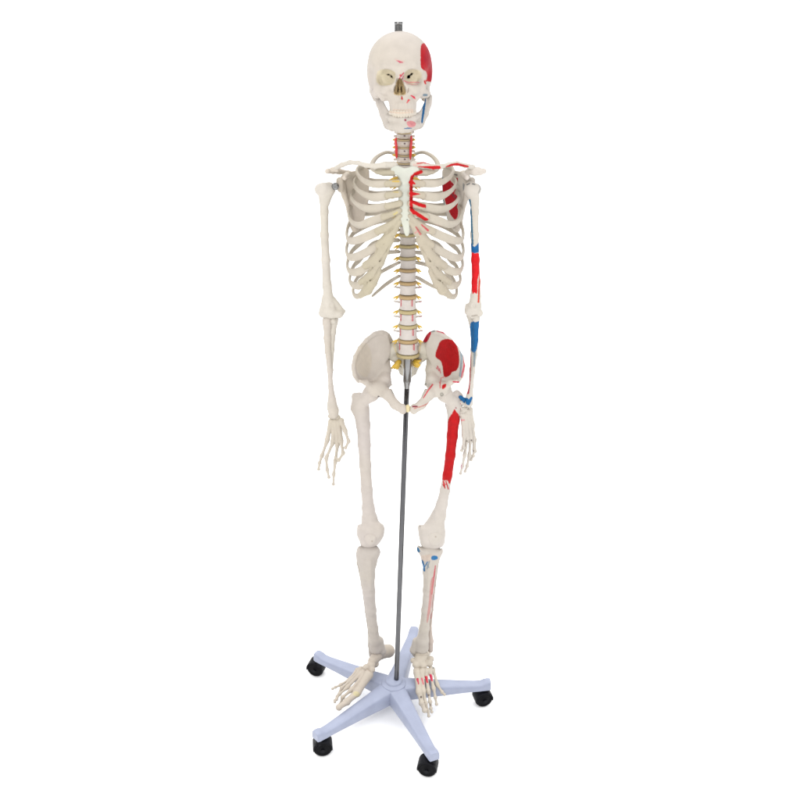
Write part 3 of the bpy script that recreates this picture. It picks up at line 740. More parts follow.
hand([(330.5, 416.2, -.004, 2.8), (334, 416.6, -.007, 2.9), (337.8, 417.2, -.008, 2.8), (331.5, 420.6, -.006, 2.7), (335, 421, -.010, 2.8), (338.8, 421, -.012, 2.8), (342, 420.5, -.014, 2.4)],
     [[(331, 421, -.004), (327.0, 441, -.012), (321.6, 456.5, -.022), (319.6, 463, -.028), (318.6, 469.5, -.034)],
      [(333.5, 421.5, -.006), (333, 442.5, -.016), (326.2, 458, -.030), (327.2, 470, -.034), (329.0, 477.8, -.036)],
      [(336, 421.5, -.008), (337.5, 444.5, -.020), (335.4, 461.5, -.034), (333.8, 474.5, -.036), (333.4, 484.8, -.034)],
      [(338.8, 421.5, -.010), (341.2, 442, -.022), (343.2, 453.5, -.040), (338.5, 460.5, -.050), (335.5, 457, -.042)],
      [(340.8, 420.0, -.014), (345.2, 431, -.030), (348.6, 441.5, -.044), (345.4, 448, -.054)]],
     None, (.55, .50, .43))
hand([(460.5, 397.5, -.016, 2.6), (463.5, 399.5, -.018, 2.8), (461, 402.5, -.016, 3.0), (465.5, 404, -.016, 3.2), (469, 406, -.014, 2.8), (459.5, 407.5, -.018, 3.2), (464, 409.5, -.018, 3.4), (468, 411.5, -.016, 3.0), (461.5, 413.5, -.02, 3.2), (466, 415.5, -.018, 3)],
     [[(470, 412, -.012), (473.2, 436, -.008), (474.3, 450, -.012), (473.2, 456, -.018), (471, 460, -.022)],
      [(468, 414, -.016), (470.5, 439, -.018), (469.4, 456, -.026), (467.0, 466.5, -.032), (465.0, 471.5, -.036)],
      [(465.5, 414, -.018), (467.0, 439.5, -.026), (464.8, 455, -.036), (462.2, 467, -.042), (460.5, 473.8, -.044)],
      [(462.5, 414, -.018), (464.2, 437, -.030), (463.2, 448, -.042), (461.8, 450.5, -.05)],
      [(470, 409, -.01), (472.6, 425, .004), (474.6, 440, .004), (475, 452, -.002)]],
     [('s', [(460.5, 397.0), (463.5, 399.5), (468, 403)], [2.0, 2.4, 2.0], (.010, .11, .30)), ('s', [(459.5, 404.3)], 1.5, (.42, .02, .08)), ('s', [(459.6, 409.2)], 1.1, (.3, .03, .08)), ('s', [(459, 413.5), (463, 413.5)], .6, (.4, .35, .32), .7),
      ('s', [(459, 420.3), (464, 420)], .9, PINK, .8), ('s', [(466.5, 441), (467.5, 441)], .7, (.2, .17, .15), .8), ('s', [(471.4, 440.4)], .8, (.08, .06, .06), .9), ('s', [(473.2, 451)], .9, (.15, .13, .12), .8),
      ('s', [(461.4, 464.5), (461.3, 468)], .9, (.55, .3, .42), .6), ('s', [(462.3, 449)], .6, (.3, .3, .34), .5)],
     (.57, .53, .48))

# ================================================================== PELVIS
#@PELVIS
def hip(side):
    mx = (lambda x: x) if side == 0 else (lambda x: 816.5-x)
    def yf(x, y):
        u = np.where(np.asarray(x) < 408, x, 816.5-x)
        bx = (u-352)/36; by = (y-331)/52
        base = -.056+.072*np.clip(bx, -.2, 1.2)-.010*by
        bowl = .016*np.exp(-((u-370)/13)**2-((y-357)/20)**2)
        return base+bowl
    s = Shape()
    poly = [(387.3, 332.2), (382.5, 330.4), (377, 331.0), (371.5, 334), (366, 338.5), (359.5, 346), (354.5, 355), (351.8, 364), (351.8, 371), (354, 378), (357.5, 382.5), (362, 382.3), (367, 381), (370, 385), (374, 392), (386, 390), (391.5, 384), (386.5, 375), (385, 367), (387, 361), (390.5, 355), (391, 347), (389.5, 341), (388, 335)]
    s.add(Plate([(mx(x), y) for x, y in poly], yf, .0032, .003), 0)
    def cm(pts, k=.005): s.add(chain([(mx(x), y, Y, r) for x, y, Y, r in pts]), k)
    crest_r = 1.8; crest = [(386.5, 334), (381.5, 332.4), (374.5, 334.0), (366.5, 340), (359.8, 348), (355, 357), (353.3, 366), (354.6, 375), (358.5, 380.6)]
    cm([(x, y, float(yf(x, y)), 1.9) for x, y in crest], .004)
    cm([(389.3, 346, .040, 3.4), (389.5, 354, .042, 3.0)], .006); cm([(387.6, 335.5, .028, 2.8), (391, 342.5, .040, 3.0)], .006)
    # arcuate line, acetabulum block, rami
    cm([(387, 360, .030, 3.2), (386.5, 370, .010, 4.0), (384.5, 380, -.012, 5.8), (377, 388, -.028, 7.6)], .010)
    cm([(370.5, 389, -.026, 5.6), (380, 389.5, -.034, 6.8)], .008); cm([(373.5, 389.5, -.036, 6.3), (381, 391.5, -.042, 5.6)], .008)
    cm([(360, 381, -.070, 1.6), (366, 382.5, -.055, 2.4), (371, 386, -.04, 4)], .008)
    cm([(380, 388, -.034, 6.0), (387.5, 394.5, -.056, 5.2), (395, 404.5, -.078, 4.4), (402.5, 409.3, -.090, 4.4)], .007)
    cm([(402.5, 407, -.090, 3.4), (402.8, 411, -.088, 3.2)], .004)
    cm([(384, 379, .005, 4.0), (388, 382, .022, 3.0), (391.0, 384.8, .032, 1.3)], .006)       # ischial spine
    cm([(379, 390, -.0, 5.5), (384, 393, .002, 4.5), (390, 398, -.02, 3.0), (398, 409, -.06, 2.6)], .005)
    cm([(390.6, 390, -.02, 1.5), (394, 397, -.045, 1.4)], .004)
    P = []
    if side == 0:
        P = [('s', [(378.6, 397)], 1.2, (.06, .05, .05), .9), ('s', [(391.4, 388), (393, 393)], .7, (.25, .28, .27), .5),
             ('p', [(358, 352), (366, 345), (370, 360), (366, 375), (358, 368)], 2, (.53, .46, .35), .35)]
    else:
        P = [('p', [(438, 347), (441, 341), (448, 339.2), (454.5, 342.2), (458, 350), (459, 362), (456.8, 369.5), (452, 372), (449, 375.8), (444.3, 376.3), (443, 368), (441, 361), (436, 357), (436.3, 352)], .3, (.36, .004, .006)),
             ('p', [(423, 340), (427, 335), (430.6, 331.5), (430.4, 335), (427, 341.5), (424, 342)], .2, (.42, .01, .03)),
             ('s', [(432, 331.2), (434, 330.8)], 1.0, (.16, .18, .2), .8),
             ('s', [(437, 331), (446, 333.6), (454, 338), (461, 345.5), (464.2, 356), (464.2, 366), (461.5, 377)], [.5, .8, .8, .8, .9, .9, .8], (.5, .09, .12)),
             ('s', [(457, 341), (461, 349), (461.8, 360), (460.2, 376)], [.8, 1.3, 1.2, 1.1], (.27, .32, .36)), ('s', [(459, 344), (463.3, 354)], .4, (.1, .12, .15), .8),
             ('s', [(453, 381.6), (458.5, 382.4)], [.6, 1.1], (.55, .04, .08)), ('s', [(444, 386.3)], 2.0, (.6, .03, .03)), ('s', [(443, 387.6), (445, 385)], 1.3, RED),
             ('s', [(439.6, 382), (440, 388), (441, 378), (444, 377)], .45, (.5, .08, .09), .8),
             ('s', [(437.5, 366), (439, 371)], .5, (.45, .05, .08)), ('s', [(439.6, 368.5), (440.5, 373)], .45, (.45, .05, .08)), ('s', [(436.5, 368), (437, 369)], .5, (.45, .05, .08)),
             ('s', [(432.5, 384.5), (427, 392), (423.5, 398)], [.8, .7, .5], (.6, .08, .1)), ('s', [(413, 406.5), (417, 406.3)], [.9, .7], (.2, .03, .05)), ('s', [(414, 408.5), (424, 405.5), (432, 401)], .45, (.5, .12, .1), .9),
             ('s', [(441.8, 394.5)], 1.9, (.26, .25, .22), .9), ('s', [(441.6, 394.3)], .8, (.4, .38, .34), .9), ('s', [(425.5, 384)], 1.2, (.12, .13, .1), .7)]
    return bone('hip_bone', s, SK, (.545, .50, .45) if side == 0 else (.57, .53, .48), P, h=.0015, noise=.0003, label=None if side == 0 else 'hip bone with a large red painted patch')
hip(0); hip(1)
pm = PM(); c = W(407.8, 408.6, -.090)
pm.lathe([(.0035, -.0075), (.0070, -.006), (.0080, -.002), (.0082, .002), (.0072, .006), (.004, .008)], c, 20, np.diag([.72, .9, 1.15])); pm.build('pubic_symphysis', M_SYM, SK)

# sacrum
s = Shape()
s.add(chain([(408, 352, .030, 8.5), (408, 362, .050, 7.5), (408, 372, .068, 6), (408, 377, .070, 3.5)]), .006)
for sx in (-1, 1):
    s.add(chain([(408+sx*8, 350, .030, 4.0), (408+sx*13, 348.5, .030, 6.0), (408+sx*19, 351, .032, 6.4)]), .008)
    s.add(chain([(408+sx*19, 354, .030, 4.2), (408+sx*13.5, 357.5, .034, 4.2), (408+sx*8, 361, .040, 4)]), .006)
    s.add(chain([(408+sx*13, 353, .040, 5.6), (408+sx*9.5, 361, .058, 4.4), (408+sx*6, 373, .072, 2.4)]), .006)
    s.cut(ball(408+sx*6.5, 366, .050, 1.6), .002)
s.add(chain([(401.5, 373, .066, 1.8), (414.5, 373, .066, 1.8)]), .004)
s.add(chain([(408, 376, .072, 3), (408, 383, .066, 2.2), (407.8, 388, .056, 1.5)]), .004)
bone('sacrum', s, SK, (.58, .55, .48), [('s', [(415, 361), (421, 359.5)], .8, (.25, .05, .03), .8), ('s', [(393.5, 345), (398, 357)], .8, (.6, .5, .25), .6), ('s', [(421, 343), (417.5, 357)], .8, (.6, .45, .25), .6)], h=.0015, noise=.0004)
for pts in ([(400, 360, .03, 3), (396.5, 365.5, .02, 2.8), (394, 369, .016, 1.2)], [(399, 361, .03, 1.6), (394, 366, .018, 1.6), (391, 369, .014, .8)], [(399.5, 364, .03, 1.6), (397.8, 367, .02, 1.8), (396.5, 369.6, .016, 1.0)],
            [(413.5, 361, .03, 2.4), (416.5, 363.5, .018, 2.4), (420.5, 366, .012, 1.0)], [(413, 359.6, .03, 1.3), (418, 361.2, .016, 1.5), (421, 360.6, .012, .8)], [(413, 364, .03, 1.8), (416.5, 366, .018, 1.7), (419, 367.2, .014, .8)],
            [(395, 346, .018, 1.2), (392, 352, .02, 1.2), (388, 357, .02, .7)]):
    nm = PM(); p = [W(*q[:3]) for q in pts]; rr = [R(q[3], w) for q, w in zip(pts, p)]
    V, F = sweep(p, rr, rr, (0, 1, 0), 10, 6); nm.tube(V, F); nm.build('sacral_nerve', M_NERVE, SK)

# ================================================================== LEGS
#@LEGS
s = Shape()
s.add([ball(371.5, 393, -.026, 8.4)], .004)
s.add(chain([(370, 395, -.026, 6.4), (361, 402, -.016, 6.8)]), .010)
s.add(chain([(357.5, 399, -.006, 5.6), (357, 408, -.006, 5.8), (361, 414, -.008, 6.4)]), .008)
s.add(chain([(355, 396, .0, 3.4), (359.5, 395.2, -.002, 3.0)]), .004)
s.add(chain([(361, 408, -.012, 8.4), (363.2, 425, -.016, 6.8), (364.3, 445, -.022, 6.2), (365.2, 465, -.026, 5.7), (366.8, 490, -.028, 5.6), (368.3, 508, -.028, 6.1), (369.5, 518, -.028, 7.4), (370.5, 526, -.028, 10)]), .006)
s.add(Plate([(357.6, 528.5), (362, 525), (370, 521), (379, 522.5), (384.2, 527), (383.6, 535), (381, 541), (376, 546), (368, 548.3), (361.5, 546.3), (359.4, 541), (357.4, 536)], lambda x, y: -.028+0*np.asarray(y), .025, .020), .006)
s.add(chain([(381, 526.5, -.022, 2.6), (380, 534, -.022, 4)]), .004); s.add(chain([(360, 527, -.022, 2.8), (361, 534, -.022, 4)]), .004)
bone('femur', s, SK, (.545, .50, .465), None, h=.0012, noise=.0004)
s = Shape()
s.add(ball(370.4, 537.5, -.052, 6.4, 3.4, 6.0), 0); s.add(ball(370.2, 541, -.051, 4.4, 3.2, 4.6), .010)
bone('patella', s, SK, (.55, .505, .465), [('s', [(372, 541.2)], .9, (.33, .28, .24), .6)])
def lower_leg_l():
    s = Shape()
    s.add(Plate([(358.4, 546.5), (362, 547), (370, 549), (377, 547.3), (380.0, 550), (380.2, 554), (377.6, 559), (374.6, 566), (366, 570), (359.5, 566), (356.4, 558), (356.4, 551)], lambda x, y: -.026+0*np.asarray(y), .021, .016), .008)
    s.add(chain([(369, 551, -.028, 9.5), (367.8, 562, -.028, 8.4), (367.6, 575, -.026, 7.2), (369, 592, -.024, 6.0), (371, 610, -.020, 5.1), (373.2, 628, -.014, 4.6), (374.8, 640, -.010, 5.4), (376, 648, -.006, 6.6)]), .007)
    s.add(chain([(380, 640, -.006, 3.4), (382.5, 651, -.004, 3.2), (380.5, 654, -.004, 3.2)]), .006)
    s.add(chain([(369.5, 560, -.052, 2.8), (370.5, 590, -.044, 1.6)]), .008)
    bone('tibia', s, SK, (.50, .46, .425), None, h=.0012, noise=.0004)
    f = Shape()
    f.add(chain([(359.8, 554, .0, 4.0), (360.4, 563, .002, 3.6), (363.8, 585, .004, 2.6), (367.0, 612, .004, 2.0), (370, 632, .004, 2.2), (371.4, 645, .002, 3.4), (371.2, 655, .0, 2.4)]), .004)
    bone('fibula', f, SK, (.48, .44, .405), None, h=.0016)
lower_leg_l()
s = Shape()
s.add([ball(444.5, 393.5, -.026, 8.0)], .004)
s.add(chain([(446, 396, -.026, 6.0), (453, 401, -.016, 6.6)]), .010)
s.add(chain([(455.2, 397, -.004, 5.6), (456, 404, -.006, 5.8), (455, 410, -.008, 6)]), .008)
s.add(chain([(457, 393.0, .002, 3.2), (460.0, 396, .0, 3.2)]), .004)
s.add(chain([(453.8, 406, -.012, 7.8), (453.6, 420, -.016, 5.9), (452.2, 436, -.022, 5.4), (450.3, 455, -.026, 5.0), (447.6, 475, -.030, 4.7), (445.0, 490, -.032, 4.9), (442, 504, -.034, 5.5), (438.5, 516, -.034, 7.2), (434.5, 526, -.034, 9.8)]), .006)
s.add(chain([(448, 405, .004, 3.2), (450.5, 412, -.002, 3.0)]), .006)
s.add(Plate([(418.6, 526.5), (424, 524.5), (432, 520), (440, 520), (445, 528), (445.2, 538), (443.8, 545), (438, 548.8), (430, 549.3), (422, 546.5), (419.6, 540), (418.8, 533)], lambda x, y: -.034+0*np.asarray(y), .025, .020), .006)
s.add(chain([(420.4, 526.8, -.026, 2.4), (422, 534, -.028, 3.4)]), .004)
FP = [('p', [(454.5, 409.5), (456, 412), (458.2, 414.5), (459.5, 420), (458.5, 432), (456.5, 448), (454.2, 464), (451.5, 478), (449.4, 483.5), (447.5, 479.8), (442.2, 479), (444.5, 462), (446.8, 446), (447.2, 432), (448.6, 420), (452.5, 413.5)], .35, (.47, .005, .007)),
      ('p', [(450, 418), (453.5, 416), (451, 440), (448.4, 462), (445.6, 476), (443.4, 477), (446.5, 455), (448.6, 434)], 0, (.43, .004, .007), .7),
      ('s', [(443.5, 481.5), (444.6, 487)], .8, RED), ('s', [(447.2, 484.5), (444, 484)], .6, (.55, .05, .05)), ('s', [(446, 481.5), (448.4, 489)], .65, (.45, .04, .05)), ('s', [(442.8, 484.5), (445, 488)], .6, (.4, .04, .04), .9),
      ('s', [(420, 526.3)], .8, (.25, .22, .2), .8), ('s', [(456, 408)], .9, (.25, .05, .08), .7), ('s', [(434.8, 520), (434, 512), (438, 500)], .5, (.40, .40, .40), .25)]
bone('femur', s, SK, (.57, .53, .49), FP, h=.0012, noise=.0003, label='thigh bone painted bright red along its upper front')
s = Shape()
s.add(ball(434.6, 536.5, -.057, 7.4, 3.4, 7.2), 0); s.add(ball(434.4, 541.5, -.056, 5, 3.2, 5.2), .010)
bone('patella', s, SK, (.575, .535, .49), [('s', [(435.6, 536.8)], .9, (.35, .3, .25), .7)])
s = Shape()
s.add(Plate([(418.0, 545.3), (421, 547), (430, 550), (439, 549), (442.4, 548.6), (443, 552.5), (440.5, 557), (437, 563), (430, 568), (423.5, 564), (420.3, 555.5), (416.8, 550.5)], lambda x, y: -.030+0*np.asarray(y), .021, .016), .008)
s.add(chain([(430, 551, -.032, 9.4), (430.2, 560, -.034, 7.6), (429.6, 572, -.032, 6.4), (428.4, 590, -.028, 5.2), (426.4, 610, -.022, 4.8), (424.2, 628, -.016, 4.8), (422.6, 640, -.012, 6.0), (421.8, 647, -.008, 7.2)]), .007)
s.add(chain([(416, 641, -.006, 3.4), (413.8, 650, -.006, 3.6), (415.4, 654, -.006, 3.2)]), .006)
s.add(chain([(429.8, 558, -.060, 2.8), (428, 590, -.048, 1.6)]), .008)
TP = [('s', [(417.4, 548.5), (418.8, 551.2)], [1.3, 1.2], (.02, .13, .27)), ('p', [(431.5, 557), (434, 555.8), (437, 556.4), (437.6, 558.6), (434, 560), (431.6, 559.2)], .2, (.02, .15, .36)),
      ('s', [(422.2, 561), (423.4, 567), (424.4, 570.5)], [1.2, 1.5, 1.0], (.02, .13, .30)), ('s', [(424.5, 567), (427.5, 562)], .7, (.03, .16, .36), .9), ('s', [(427, 569), (429.5, 561)], .6, SLATE, .7),
      ('s', [(426.4, 564), (428.8, 567.4)], .6, SLATE, .6), ('p', [(421, 556), (431, 554.5), (430, 561), (423, 561)], .3, (.62, .48, .40), .5),
      ('s', [(435.4, 566), (433.8, 578), (431.8, 594)], [.6, .9, .7], (.50, .07, .10), .9), ('p', [(431, 580), (433.6, 580), (431, 606), (427.6, 622), (427.0, 618), (429.2, 600)], .2, (.52, .2, .19), .7)]
bone('tibia', s, SK, (.54, .50, .455), TP, h=.0012, noise=.0004)
f = Shape()
f.add(chain([(438.4, 553, .0, 3.6), (436.6, 562, .002, 2.3), (434.0, 585, .004, 2.0), (431.4, 610, .004, 1.9), (429.4, 628, .002, 2.3), (430.2, 641, .0, 3.2), (430.6, 650, -.002, 2.6)]), .004)
bone('fibula', f, SK, (.54, .47, .43), [('s', [(434.6, 567), (433.4, 581)], [.7, .8], (.50, .05, .08)), ('s', [(432.8, 588), (430.4, 618)], .9, (.5, .12, .14), .7)], h=.0016)

# ================================================================== FEET
#@FEET
def foot(blocks, digits, paints, base):
    s = Shape()
    for b in blocks:
        if len(b) == 4 and not isinstance(b[0], tuple): s.add(ball(b[0], b[1], b[2], b[3], b[3], b[3]*.85), .002)
        else: s.add(chain(b), .004)
    for dg in digits: s.add(digit(dg[:2], dg[-1][1], dg[-1][2]), .0015)
    ft = bone('foot', s, SK, base, paints, h=.0012, noise=.0003)
    for dg in digits:
        f = Shape(); f.add(digit(dg[1:-1], dg[-1][1]*.88, dg[-1][2]*.8), .001)
        bone('toe', f, ft, base, paints, h=.001, noise=.00015)
foot([[(376.5, 656.5, -.012, 5.6), (372.5, 661.0, -.034, 4.6)], [(379.5, 654, .02, 6.0), (384.5, 651.5, .040, 6.4), (388, 651.0, .050, 6.8)],
      (371, 665, -.050, 4.4), (375, 664, -.03, 4.0), (366.5, 667.5, -.060, 4.0), (371.5, 669.5, -.062, 3.8), (363.5, 672, -.068, 3.2), (368, 674, -.075, 3.2), (361, 669, -.055, 3.0)],
     [[(369.0, 674, -.078), (356.6, 693, -.125), (346.5, 702, -.155), (338.6, 707.6, -.175), ('r', 4.8, 4.1)],
      [(364, 674.5, -.076), (350.5, 690.5, -.120), (342.4, 697.5, -.140), (340.2, 704.5, -.148), (339.4, 707.0, -.150), ('r', 2.7, 1.8)],
      [(361.5, 673, -.070), (346.5, 688, -.112), (339.5, 694, -.132), (336.4, 699.5, -.142), (334.8, 702, -.148), ('r', 2.5, 1.6)],
      [(359.5, 671, -.064), (348.8, 682, -.095), (341.5, 688, -.112), (337.0, 697, -.130), (334.8, 700.5, -.136), ('r', 2.5, 1.6)],
      [(357.5, 669.5, -.056), (350, 679, -.080), (340, 685.2, -.100), (335.4, 687.2, -.108), (332.4, 688.8, -.114), ('r', 2.3, 1.5)]],
     [('s', [(379.2, 652.6)], 1.1, (.28, .22, .18), .7), ('s', [(355.6, 693.5), (357.4, 694.3)], 2.4, (.60, .54, .28), .6), ('s', [(367, 668.5), (371, 672)], .5, (.35, .28, .22), .6)], (.52, .465, .405))
foot([[(421.5, 656, -.014, 7.0), (420, 662, -.036, 5.6)], [(424, 655, .02, 5), (425, 652, .05, 6)],
      (416.5, 664.5, -.045, 4.3), (423, 665, -.045, 4.4), (429, 663, -.035, 4.2), (417, 670.5, -.058, 3.8), (422.5, 671.2, -.06, 3.6), (427, 670.8, -.057, 3.4), (431.5, 669.5, -.048, 3.4), (430.5, 659, -.018, 3.6), (413.5, 660.5, -.03, 3.2)],
     [[(417.3, 672, -.064), (419.4, 692.5, -.115), (422.0, 703.5, -.138), (424.8, 710.5, -.15), ('r', 4.1, 3.2)],
      [(422, 672.5, -.064), (423.6, 692, -.112), (425.6, 703.5, -.134), (428.0, 711.5, -.144), (428.8, 716, -.150), ('r', 2.9, 2.0)],
      [(426, 672.5, -.060), (428.4, 691.5, -.106), (430.2, 702, -.128), (430.9, 708.5, -.136), (431.8, 712, -.14), ('r', 2.7, 1.8)],
      [(430, 671, -.055), (433.8, 689, -.098), (435.4, 697.5, -.115), (436.6, 704.5, -.125), ('r', 2.5, 1.6)],
      [(433, 669, -.046), (437.5, 685, -.085), (442.4, 692.5, -.100), (444.4, 694.5, -.106), ('r', 2.3, 1.5)]],
     [('s', [(417.5, 679), (418.6, 684)], [1.2, .6], (.50, .06, .10)), ('s', [(421.8, 678.5), (423.4, 684)], [.8, .6], (.6, .12, .16)), ('s', [(426, 677), (427.5, 682.5)], [1.3, .8], (.62, .03, .06)), ('s', [(430.5, 675.5), (432, 680.5)], [1.5, .9], (.58, .04, .10)),
      ('s', [(421, 697)], 1.2, (.10, .08, .07), .9), ('s', [(428.7, 695.2)], 1.1, (.14, .11, .10), .85), ('s', [(430.6, 705)], .9, (.2, .15, .14), .8), ('s', [(424.5, 702.5)], .8, (.3, .24, .2), .7),
      ('s', [(434.4, 664), (433.2, 668)], .9, (.15, .17, .17), .8), ('s', [(415, 668), (431, 667)], .4, (.38, .32, .26), .5), ('s', [(415, 655.6), (429, 655.2)], .4, (.36, .30, .25), .5), ('s', [(419.5, 668), (420, 674)], .35, (.38, .32, .26), .5), ('s', [(425.6, 667), (425, 674)], .35, (.38, .32, .26), .5)],
     (.55, .50, .43))
# ================================================================== STAND
#@STAND
HX, HY, RL, ZT = -.017, -.082, .262, .075
ST = empty('wheeled_stand', (HX, HY, 0), 'pale blue five-legged stand with black casters and an upright steel rod', 'stand')
def loc(o): o.location = (0, 0, 0); return o
# hub (coordinates local to the stand)
pm = PM()
pm.lathe([(.020, .045), (.034, .047), (.036, .052), (.036, .088), (.033, .094), (.026, .097), (.0235, .0985), (.0225, .103), (.0195, .1055), (.0085, .107)], (0, 0, 0), 48)
pm.build('hub', M_BASE, ST)
def leg_mesh(ang):
    ca, sa = math.cos(ang), math.sin(ang); pm = PM()
    secs = []
    # (distance, half width top, half width bottom, z top, z bottom)
    prof = [(.020, .026, .028, .0925, .052), (.040, .0255, .0275, .0915, .052), (.070, .0225, .0245, .0885, .052), (.120, .0195, .0215, .084, .054), (.180, .0165, .0185, .0785, .056), (.225, .0145, .0165, .0745, .057), (.243, .0140, .0158, .0750, .057), (.252, .0138, .0150, .080, .057), (.262, .0135, .0145, .082, .057), (.270, .0120, .013, .0815, .058)]
    n = 14; b = 0
    for d, wt, wb, zt, zb in prof:
        ring = []
        hh = zt-zb
        pts = [(-wb, zb), (-wb*.99, zb+hh*.45), (-wt, zt-hh*.22), (-wt*.86, zt-hh*.07), (-wt*.6, zt), (-wt*.25, zt+hh*.015), (0, zt+hh*.02), (wt*.25, zt+hh*.015), (wt*.6, zt), (wt*.86, zt-hh*.07), (wt, zt-hh*.22), (wb*.99, zb+hh*.45), (wb, zb), (0, zb)]
        for y, z in pts: pm.V.append(np.array([d*ca-y*sa, d*sa+y*ca, z]))
    m = len(prof)
    for i in range(m-1):
        for k in range(n): pm.F.append((i*n+k, i*n+(k+1) % n, (i+1)*n+(k+1) % n, (i+1)*n+k)[::-1])
    pm.F.append(tuple(range(n))); pm.F.append(tuple((m-1)*n+k for k in range(n))[::-1])
    return pm
ANG = [.087, .087-2*math.pi/5, .087-4*math.pi/5, .087-6*math.pi/5-.03, .087-8*math.pi/5]
SWIV = [.25, -.2, .12, -.3, .5]
OFFS = [(-.006, 0), (-.012, .004), (.007, .006), (-.012, .010), (.004, 0)]
for a, sw, of in zip(ANG, SWIV, OFFS):
    o = leg_mesh(a).build('leg', M_BASE, ST, bevel=.0012)
    # caster
    cx, cyy = .256*math.cos(a), .256*math.sin(a)
    cs = PM(); sx_, sy_ = cx, cyy; cx += of[0]; cyy += of[1]
    # hood: a part sphere over the twin wheels, plus stem
    Mh = np.array([[math.cos(sw), -math.sin(sw), 0], [math.sin(sw), math.cos(sw), 0], [0, 0, 1]])
    r = .0232; seg = 22; b0 = 0
    zc = .0255
    Vs = []
    for i in range(11):
        th = math.radians(-8+i*19.6)
        for j, yy in enumerate((-.0185, -.0165, -.006, .006, .0165, .0185)):
            rr = r*(1.04 if abs(yy) < .0175 else .93)
            Vs.append(Mh@np.array([rr*math.cos(th), yy, rr*math.sin(th)])+np.array([cx, cyy, zc]))
    cs.V += Vs
    for i in range(10):
        for j in range(5): cs.F.append((i*6+j, i*6+j+1, (i+1)*6+j+1, (i+1)*6+j))
    cs.lathe([(.0095, .038), (.0110, .041), (.0110, .0565), (.006, .058)], (sx_, sy_, 0), 20)
    cs.lathe([(.004, -.022), (.004, .022)], (cx, cyy, zc), 12, Mh@np.array([[1, 0, 0], [0, 0, -1], [0, 1, 0]], float))
    ob = cs.build('caster', M_BLACK, ST)
    md = ob.modifiers.new('s', 'SOLIDIFY'); md.thickness = .002; md.offset = 1
    Mw = Mh@np.array([[1, 0, 0], [0, 0, -1], [0, 1, 0]], float)
    for sy in (-1, 1):
        w = PM(); q = sy
        prof = [(.006, 0), (.0220, .0), (.0243, .0012), (.0255, .0035), (.0253, .0085), (.0238, .0122), (.0205, .0148), (.0180, .0152), (.0160, .0140), (.010, .0146), (.007, .0165), (.003, .017)]
        w.lathe([(a_, (b_+.0025)*q) for a_, b_ in prof], (cx, cyy, zc), 36, Mw)
        w.build('wheel', M_RUBBER, ob)
# rod: leans from the hub up into the lumbar spine
top, bot = W(408.0, 356, .012), W(396.6, 674, HY)
ax = (top-bot); L = np.linalg.norm(ax); ax /= L
u = np.cross(ax, [0, 1, 0]); u /= np.linalg.norm(u); v = np.cross(ax, u)
M = np.stack([u, v, ax], 1)
off = np.array([HX, HY, 0])
tl = np.linalg.norm(W(407.2, 384, .0)-top)
pm = PM(); pm.lathe([(.0066, -.02), (.0066, L-tl+.01), (.006, L-tl+.012)], bot-off, 28, M); pm.build('rod', plain('dark_chrome', (.10, .10, .105), .13, 1, .5, 300, .03), ST)
pm = PM(); pm.lathe([(.0070, L-tl-.012), (.0086, L-tl), (.0098, L-tl+.004), (.0102, L-tl+.008), (.0102, L-.004), (.009, L+.004)], bot-off, 28, M); pm.build('upper_sleeve', M_STEEL, ST)

# ================================================================== SETTING
me = bpy.data.meshes.new('floor'); S_ = 60
me.from_pydata([(-S_, -S_, 0), (S_, -S_, 0), (S_, S_, 0), (-S_, S_, 0)], [], [(0, 1, 2, 3)])
fm, nt, b = new_mat('white_studio_floor'); b.inputs['Base Color'].default_value = (.975, .975, .975, 1); b.inputs['Roughness'].default_value = .8; b.inputs['Specular IOR Level'].default_value = .2
fl = link('floor', me, fm, None); fl['kind'] = 'structure'

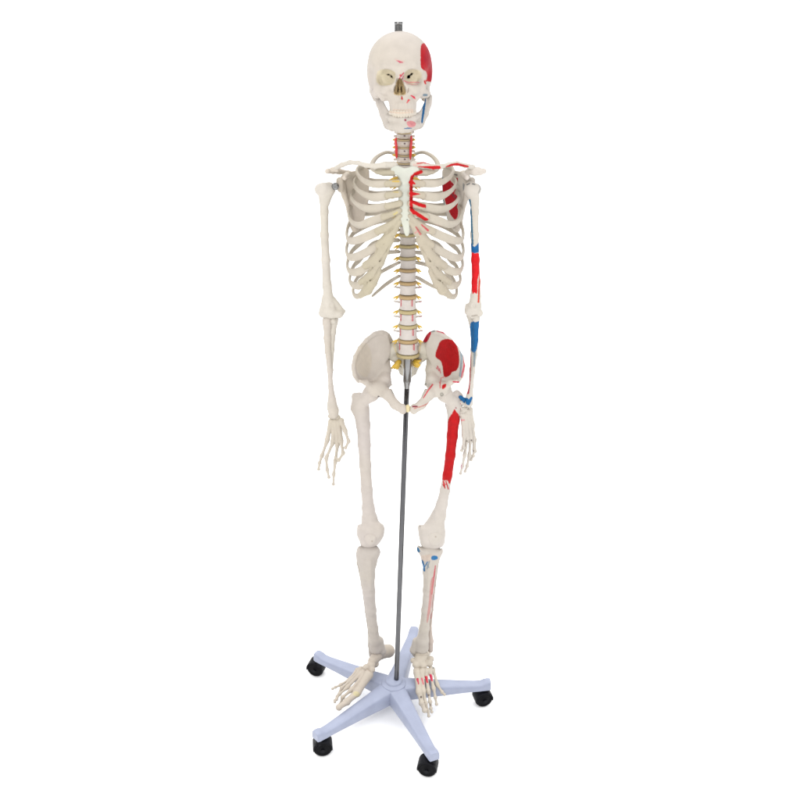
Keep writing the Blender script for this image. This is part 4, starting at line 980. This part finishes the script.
# ================================================================== LIGHT
#@LIGHT
w = bpy.data.worlds.new("World"); scene.world = w; w.use_nodes = True
nt = w.node_tree; bg = nt.nodes['Background']
tc = nt.nodes.new('ShaderNodeTexCoord'); sp = nt.nodes.new('ShaderNodeSeparateXYZ')
nt.links.new(tc.outputs['Generated'], sp.inputs[0])
def ramp(sock, a, b, lo_, hi_):
    m_ = nt.nodes.new('ShaderNodeMapRange'); m_.interpolation_type = 'SMOOTHSTEP'
    m_.inputs['From Min'].default_value = a; m_.inputs['From Max'].default_value = b
    m_.inputs['To Min'].default_value = lo_; m_.inputs['To Max'].default_value = hi_
    nt.links.new(sp.outputs[sock], m_.inputs['Value']); return m_
ra_, rb_ = ramp('Y', -.35, .1, .30, 1.10), ramp('Z', .30, .8, 0, 1.6)     # plain white behind, darker room in front, overhead glow added to whiten the floor
ad = nt.nodes.new('ShaderNodeMath'); ad.operation = 'ADD'
nt.links.new(ra_.outputs['Result'], ad.inputs[0]); nt.links.new(rb_.outputs['Result'], ad.inputs[1])
nt.links.new(ad.outputs[0], bg.inputs['Strength'])
bg.inputs['Color'].default_value = (1, 1, 1, 1)
def area(name, loc_, target, size, power, col=(1, 1, 1)):
    l = bpy.data.lights.new(name, 'AREA'); l.shape = 'RECTANGLE'; l.size, l.size_y = size; l.energy = power; l.color = col
    o = bpy.data.objects.new(name, l); COL.objects.link(o); o.location = loc_
    d = np.array(target)-np.array(loc_)
    from mathutils import Vector
    o.rotation_euler = Vector(d).to_track_quat('-Z', 'Y').to_euler(); return o
area('softbox_key', (-.9, -2.5, 2.5), (0, 0, 1.0), (1.2, 1.2), 42, (1, .985, .96))
area('softbox_fill', (1.9, -1.9, 2.0), (0, 0, 1.0), (1.2, 1.6), 12, (.97, .985, 1))

cam = bpy.data.cameras.new('Camera'); co = bpy.data.objects.new('Camera', cam); COL.objects.link(co)
co.location = (0, -D, H); co.rotation_euler = (math.pi/2-PITCH, 0, 0)
cam.sensor_width = 36; cam.lens = FPX/800*36; cam.clip_start = .05; cam.clip_end = 300
scene.camera = co
scene.view_settings.view_transform = 'Standard'; scene.view_settings.look = 'None'
scene.view_settings.exposure = 0; scene.view_settings.gamma = 1
